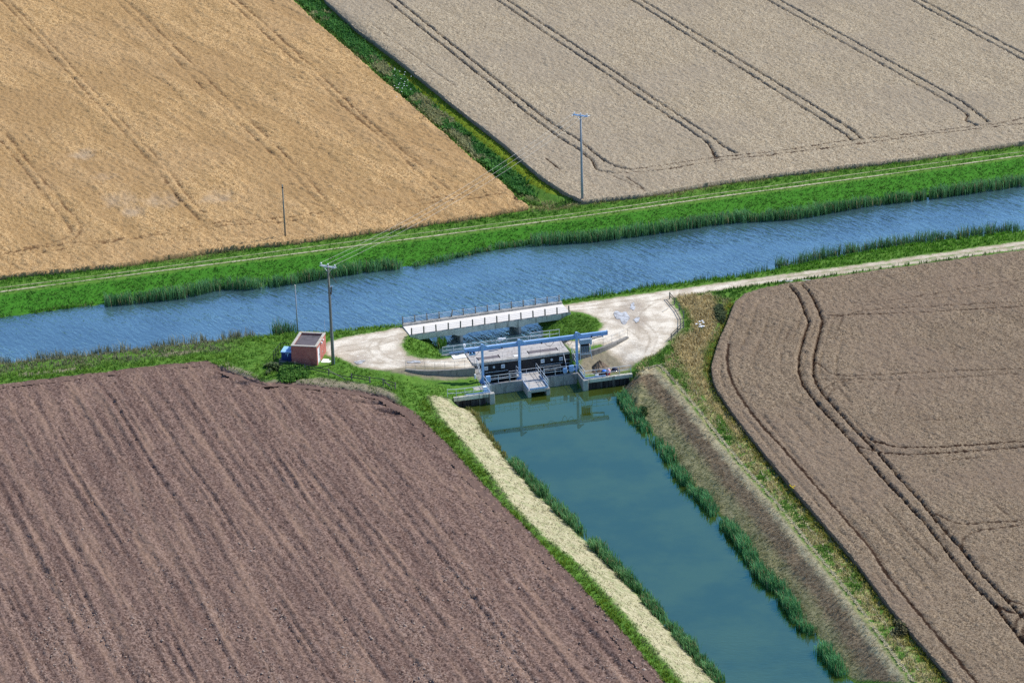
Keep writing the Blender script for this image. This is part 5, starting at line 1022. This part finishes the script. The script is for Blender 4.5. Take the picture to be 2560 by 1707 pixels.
# drain banks
P = clear(sample(cream_poly, 6), 0); n = fbm(P[:, 0] * .6, P[:, 1] * .3, 93, 3); ed = sstep(.9, .1, np.minimum(pdist(P, DLf), pdist(P, DLc)) + (n - .5)) [:, None]
blades('mown_bank_grass', P, .08 + .08 * n, np.full(len(P), .07), pal(len(P), (0.32, 0.30, 0.16), (0.58, 0.53, 0.35), n + .1) * (1 - ed) + ed * pal(len(P), (0.14, 0.22, 0.05), (0.32, 0.36, 0.12)), 1.2, 'bleached cream mown grass on the left bank of the drain', 'grass', droop=.6)
pr = GL([(1034, 1029), (1073, 1066), (1122, 1116), (1240, 1250), (1300, 1306), (1419, 1433), (1544, 1567), (1612, 1649), (1660, 1707), (1720, 1775)])
rank = np.vstack([pr, DLc[:-1][::-1]]); P = clear(sample(rank, 13), 0); n = fbm(P[:, 0] * .5, P[:, 1] * .25, 95, 3); dc = pdist(P, DLc); mixd = sstep(1.0, .2, dc + (n - .5))
cols = pal(len(P), (0.06, 0.145, 0.012), (0.20, 0.30, 0.025), n) * (1 - mixd[:, None]) + pal(len(P), (0.14, 0.16, 0.08), (0.30, 0.32, 0.14)) * mixd[:, None]
blades('field_margin_grass', P, .2 + .28 * n * sstep(.2, .9, dc), np.full(len(P), .08), cols, .7, 'green grass strip between the ploughed field and the drain bank', 'grass')
P = clear(sample(brown_poly, 7), 0); n = fbm(P[:, 0] * .4, P[:, 1] * .22, 97, 3); cw = pdist(P, DRm) + (n - .5) * 1.4; b1 = sstep(1.0, 1.7, cw)[:, None]; b2 = sstep(2.6, 3.6, cw)[:, None]
cols = pal(len(P), (0.36, 0.31, 0.20), (0.60, 0.54, 0.38)) * (1 - b1) + b1 * (pal(len(P), (0.16, 0.115, 0.07), (0.36, 0.27, 0.17)) * (1 - b2) + b2 * pal(len(P), (0.14, 0.16, 0.06), (0.44, 0.41, 0.22)))
blades('rough_bank_grass', P, .1 + .12 * n, np.full(len(P), .07), cols, 1.3, 'rough dead brown grass on the right bank of the drain', 'grass', droop=.6)
P = np.vstack([along(dens(DRm[1:-1], 2.0), 26, -.14, .14), along(dens(DRm[1:-1] + [1.35, .2, 0], 2.0), 8, -.12, .12)]); n = fbm(P[:, 0] * .5, P[:, 1] * .5, 98, 2)
blades('mown_straw_line', P, .12 + .08 * n, np.full(len(P), .09), pal(len(P), (0.48, 0.44, 0.27), (0.76, 0.70, 0.50)), 1.4, 'thin pale straw line along the top of the right drain bank', 'straw', droop=.6, spread=.06)
rv = np.vstack([DRc[1:-1] + [.8, .1, 0], GL([(2450, 1780), (2386, 1707), (2366, 1681), (2235, 1527), (2133, 1393), (2058, 1305), (1978, 1212), (1899, 1117), (1829, 1027), (1782, 950), (1778, 917), (1788, 878), (1800, 845), (1837, 755), (1790, 740), (1690, 742), (1700, 760), (1716, 800), (1712, 825), (1680, 856), (1664, 872), (1600, 900), (1575, 925), (1600, 925)])])
P = clear(sample(rv, 12), .05); n = fbm(P[:, 0] * .35, P[:, 1] * .2, 99, 3); gd = boxed(P, gold_polys[0], 3, sd, 4.); gl = sstep(.6, -.6, gd + (n - .5) * 3); st = sstep(.36, .55, vn(P[:, 0] * .8, P[:, 1] * .25, 101)); ol = sstep(1.6, .4, boxed(P, right_, 4, sd, 4.) + (n - .5) * 1.5) * (1 - gl)
cols = pal(len(P), (0.05, 0.15, 0.022), (0.15, 0.28, 0.045), n); tan = pal(len(P), (0.32, 0.25, 0.11), (0.68, 0.56, 0.30))
f = np.maximum(gl, st * .85)[:, None]; cols = cols * (1 - f) + tan * f; cols = cols * (1 - ol[:, None]) + pal(len(P), (0.15, 0.17, 0.02), (0.36, 0.30, 0.05)) * ol[:, None]
blades('rough_verge_grass', P, .3 + .35 * n + .3 * gl, np.full(len(P), .075), cols, .9, 'tall mixed green and golden grass between the drain and the brown wheat', 'grass')
# reeds
def reeds(line, per_m, w0, w1, h, ca, cb, gap, seed, nm_, label, zfix=None, lean=.45, nb=4):
    P = along(line, per_m, w0, w1); g = vn(P[:, 0] * .33, P[:, 1] * .33, seed) * .6 + vn(P[:, 0] * .9, P[:, 1] * .9, seed + 1) * .4
    k = rng.rand(len(P)) < sstep(gap - .12, gap + .1, g); P = P[k]; g = g[k]
    n = fbm(P[:, 0] * .8, P[:, 1] * .8, seed + 3, 2); z = np.maximum(tz(P), -3.2) if zfix is None else np.full(len(P), zfix)
    blades(nm_, P, h * (.75 + .45 * sstep(gap, gap + .3, g)) * (.85 + .3 * n), np.full(len(P), .075), pal(len(P), ca, cb, n), lean, label, 'reeds', z=z, nb=nb, spread=.13)
RA, RB = (0.05, 0.165, 0.055), (0.19, 0.40, 0.16)
def sub(line, x0, x1): return np.array([p for p in line if x0 <= p[0] <= x1])
f4 = dens(F4[1:-1], 1.5); gx0, gx1, gx2 = G(225, 766)[0], G(1000, 668)[0], G(1330, 611)[0]
reeds(sub(f4, gx0, gx1), 26, -1.0, .5, 1.5, RA, RB, .18, 111, 'reed_bed', 'dark green reed bed along the far bank left of the bridge', WZ - .05)
reeds(sub(f4, gx2 - 1, 130), 26, -1.0, .5, 1.5, RA, RB, .14, 115, 'reed_bed', 'dark green reed bed along the far bank right of the far pole', WZ - .05)
reeds(sub(f4, gx1, gx2), 14, -.4, .5, .8, RA, RB, .3, 119, 'reed_fringe', 'low green fringe at the far waterline opposite the bridge', WZ - .05)
reeds(sub(f4, -120, gx0), 10, -.3, .5, .6, GA, GB, .35, 121, 'reed_fringe', 'low grassy fringe at the far waterline near the left edge', WZ - .05)
n4b = dens(N4b[1:-1], 1.5); n4a = dens(N4a[1:-1], 1.5)
reeds(sub(n4b, G(1930, 680)[0], 130), 24, -1.2, .8, 2.2, (0.03, 0.11, 0.045), (0.14, 0.28, 0.12), .2, 123, 'reed_bed', 'green reeds on the near bank above the right track', WZ - .05)
reeds(sub(n4b, 0, G(1930, 680)[0]), 12, -1.2, .2, 1.6, (0.02, 0.075, 0.02), (0.07, 0.19, 0.05), .35, 125, 'reed_fringe', 'thin reed fringe on the near bank right of the bridge', WZ - .05)
reeds(sub(n4a, G(670, 842)[0], G(760, 834)[0]), 34, -1.4, .9, 2.5, (0.03, 0.10, 0.04), (0.11, 0.25, 0.11), .1, 127, 'reed_bed', 'tall green reeds at the waterline behind the brick hut', WZ - .05)
reeds(sub(n4a, -120, G(650, 842)[0]), 20, -1.4, .9, 1.75, (0.09, 0.12, 0.07), (0.30, 0.30, 0.19), .3, 129, 'reed_bed', 'greyish reeds along the near bank left of the hut', WZ - .05)
dl, drr = dens(DLf[1:-1], 1.2), dens(DRf[1:-1], 1.2)
reeds(np.array([p for p in dl if p[1] < G(1270, 1150, DZ)[1]]), 34, -.15, 1.05, 1.25, (0.06, 0.18, 0.055), (0.21, 0.43, 0.17), .36, 131, 'reed_bed', 'bright green reeds along the left waterline of the drain', DZ - .05)
reeds(np.array([p for p in dl if p[1] >= G(1270, 1150, DZ)[1]]), 12, -.2, .4, .55, (0.10, 0.13, 0.03), (0.34, 0.30, 0.10), .3, 133, 'waterside_grass', 'yellowing tufts at the left waterline near the sluice', DZ)
reeds(drr, 34, -1.25, .1, 1.35, (0.05, 0.185, 0.06), (0.18, 0.44, 0.18), .45, 135, 'reed_bed', 'dark green reed clumps along the right waterline of the drain', DZ - .05)
c = G(1103, 866, WZ); P = c[:2] + rng.normal(0, .45, (60, 2)); blades('reed_clump', P, np.full(60, 1.5), np.full(60, .07), pal(60, GA, GB), .4, 'small green reed clump at the basin edge under the bridge', 'reeds', z=np.full(60, WZ), kind=None)
MAT['green'] = simple('green stem', (0.08, 0.16, 0.03), .8, .1, .2, 3)
# shrubs and flowers
def shrub(cs, rad, h, n, ca, cb, name, label, cat, leaf=.2, stem=True):
    c = np.array([cs[0], cs[1], 0.]); c[2] = tz(c[None])[0]; t = thing(name, c, label, cat)
    r = np.sqrt(rng.rand(n)) * rng.uniform(.7, 1, n); a = rng.uniform(0, 2 * math.pi, n); P = c[:2] + np.stack([rad[0] * r * np.cos(a), rad[1] * r * np.sin(a)], 1)
    if len(P) > 400: kk = vn(P[:, 0] * .9, P[:, 1] * .7, 143) > .3 * r + .12; P, r, a, n = P[kk], r[kk], a[kk], int(kk.sum())
    top = h * (1 - r ** 2) * (.6 + .8 * vn(P[:, 0] * 1.4, P[:, 1] * 1.4, 141)); z = tz(P) + rng.rand(n) * top
    blades('foliage', P, np.full(n, .38), np.full(n, leaf), pal(n, ca, cb), 1.2, None, None, z=z, nb=2, spread=.1, parent=t)
    if stem:
        mb = MB()
        for k in range(7): q = c + np.array([rng.uniform(-1, 1) * rad[0] * .5, rng.uniform(-1, 1) * rad[1] * .5, -.1]); mb.tube([q, q + np.array([rng.uniform(-.2, .2), rng.uniform(-.2, .2), h * .8])], [.03, .012], 5)
        part('stem', mb, MAT['wood'], t)
    return t
shrub(G(725, 936), (3.0, 3.3), .5, 1300, (0.055, 0.16, 0.025), (0.16, 0.32, 0.06), 'nettle_bush', 'dark green nettle bush below the fence in front of the hut', 'bush')
shrub(G(683, 925), (1.4, 2.2), .5, 600, (0.07, 0.12, 0.04), (0.17, 0.22, 0.09), 'bramble_bush', 'dull olive bramble bush left of the nettles in front of the tank', 'bush')
shrub(G(1600, 1020, -1.5), (.9, 1.6), .7, 500, (0.03, 0.07, 0.02), (0.09, 0.14, 0.05), 'bramble_bush', 'dark bramble patch on the right drain bank above the first reeds', 'bush')
shrub(G(2250, 1575), (1.0, 1.8), .8, 500, (0.07, 0.09, 0.04), (0.22, 0.19, 0.10), 'dead_thistles', 'brown seeding thistles at the edge of the brown wheat near the bottom', 'thistles')
shrub(G(1800, 790), (.8, 3.5), .7, 600, (0.05, 0.085, 0.035), (0.14, 0.17, 0.08), 'hedge_weeds', 'dull green weeds between the golden grass and the brown wheat', 'weeds')
def flowers(cs, rad, n, h, mat, name, label, r0):
    c = np.array([cs[0], cs[1], 0.]); c[2] = tz(c[None])[0]; t = thing(name, c, label, 'flowers'); hd = lathe([(r0 * .3, 0), (r0, .06), (r0 * .6, .1)], (0, 0, 0), 8).mesh('flower_head', mat); sm_ = MB().tube([(0, 0, -.1), (0, 0, 1)], .012, 4).mesh('flower_stem', MAT['green'])
    for k in range(n):
        q = c + np.array([rng.normal(0, rad[0]), rng.normal(0, rad[1]), 0]); hh = h * rng.uniform(.8, 1.2); o = inst('stem', sm_, t, q); o.scale = (1, 1, hh); o = inst('flower_head', hd, t, q + np.array([0, 0, hh])); o.scale = (1, 1, 1)
MAT['yellow'] = simple('yellow flower', (0.75, 0.55, 0.03), .8, .1, .2, 3)
flowers(G(1755, 838), (.45, .6), 12, 1.1, MAT['white'], 'hogweed', 'white hogweed flowers standing in the golden grass', .17)
flowers(G(1980, 1232), (.3, .5), 9, .8, MAT['yellow'], 'ragwort', 'yellow ragwort at the edge of the brown wheat', .08)
flowers(G(1005, 215), (1.0, 4.0), 22, .9, MAT['white'], 'bindweed', 'white flowers among the dark weeds of the far ditch', .1)
# clods on the plough land
nC = 11000; P = np.array([-52, 264]) + rng.rand(nC, 2) * [75, 62]; P = P[inside(P, plough) & near_frame(P, 3)]
al_, ac_ = P @ [math.cos(FANG), math.sin(FANG)], P @ [-math.sin(FANG), math.cos(FANG)]
P = P[rng.rand(len(P)) < sstep(.4, .7, fbm(al_ * .08, ac_ * .5, 55, 3)) * sstep(325, 275, P[:, 1]) + .05]
m = len(P); sz = rng.gamma(2.0, .03, m) + .035; oc = np.array([[1, 0, 0], [-1, 0, 0], [0, 1, 0], [0, -1, 0], [0, 0, 1], [0, 0, -1.]])
V = (np.concatenate([P, tz(P)[:, None] + .03], 1)[:, None, :] + oc[None] * sz[:, None, None] * rng.uniform(.6, 1.3, (m, 6, 1)) * [1, 1, .7]).reshape(-1, 3)
tt = np.array([[0, 2, 4], [2, 1, 4], [1, 3, 4], [3, 0, 4], [2, 0, 5], [1, 2, 5], [3, 1, 5], [0, 3, 5]]); F = (np.arange(m)[:, None, None] * 6 + tt[None]).reshape(-1, 3)
MAT['clod'] = simple('dry clod', (0.40, 0.31, 0.25), 1, .05, .35, 4)
tag(link(bpy.data.objects.new('soil_clods', npmesh('soil_clods', V, None, F, MAT['clod']))), 'pale dry clods scattered over the near ploughed field', 'clods', None, 'stuff')
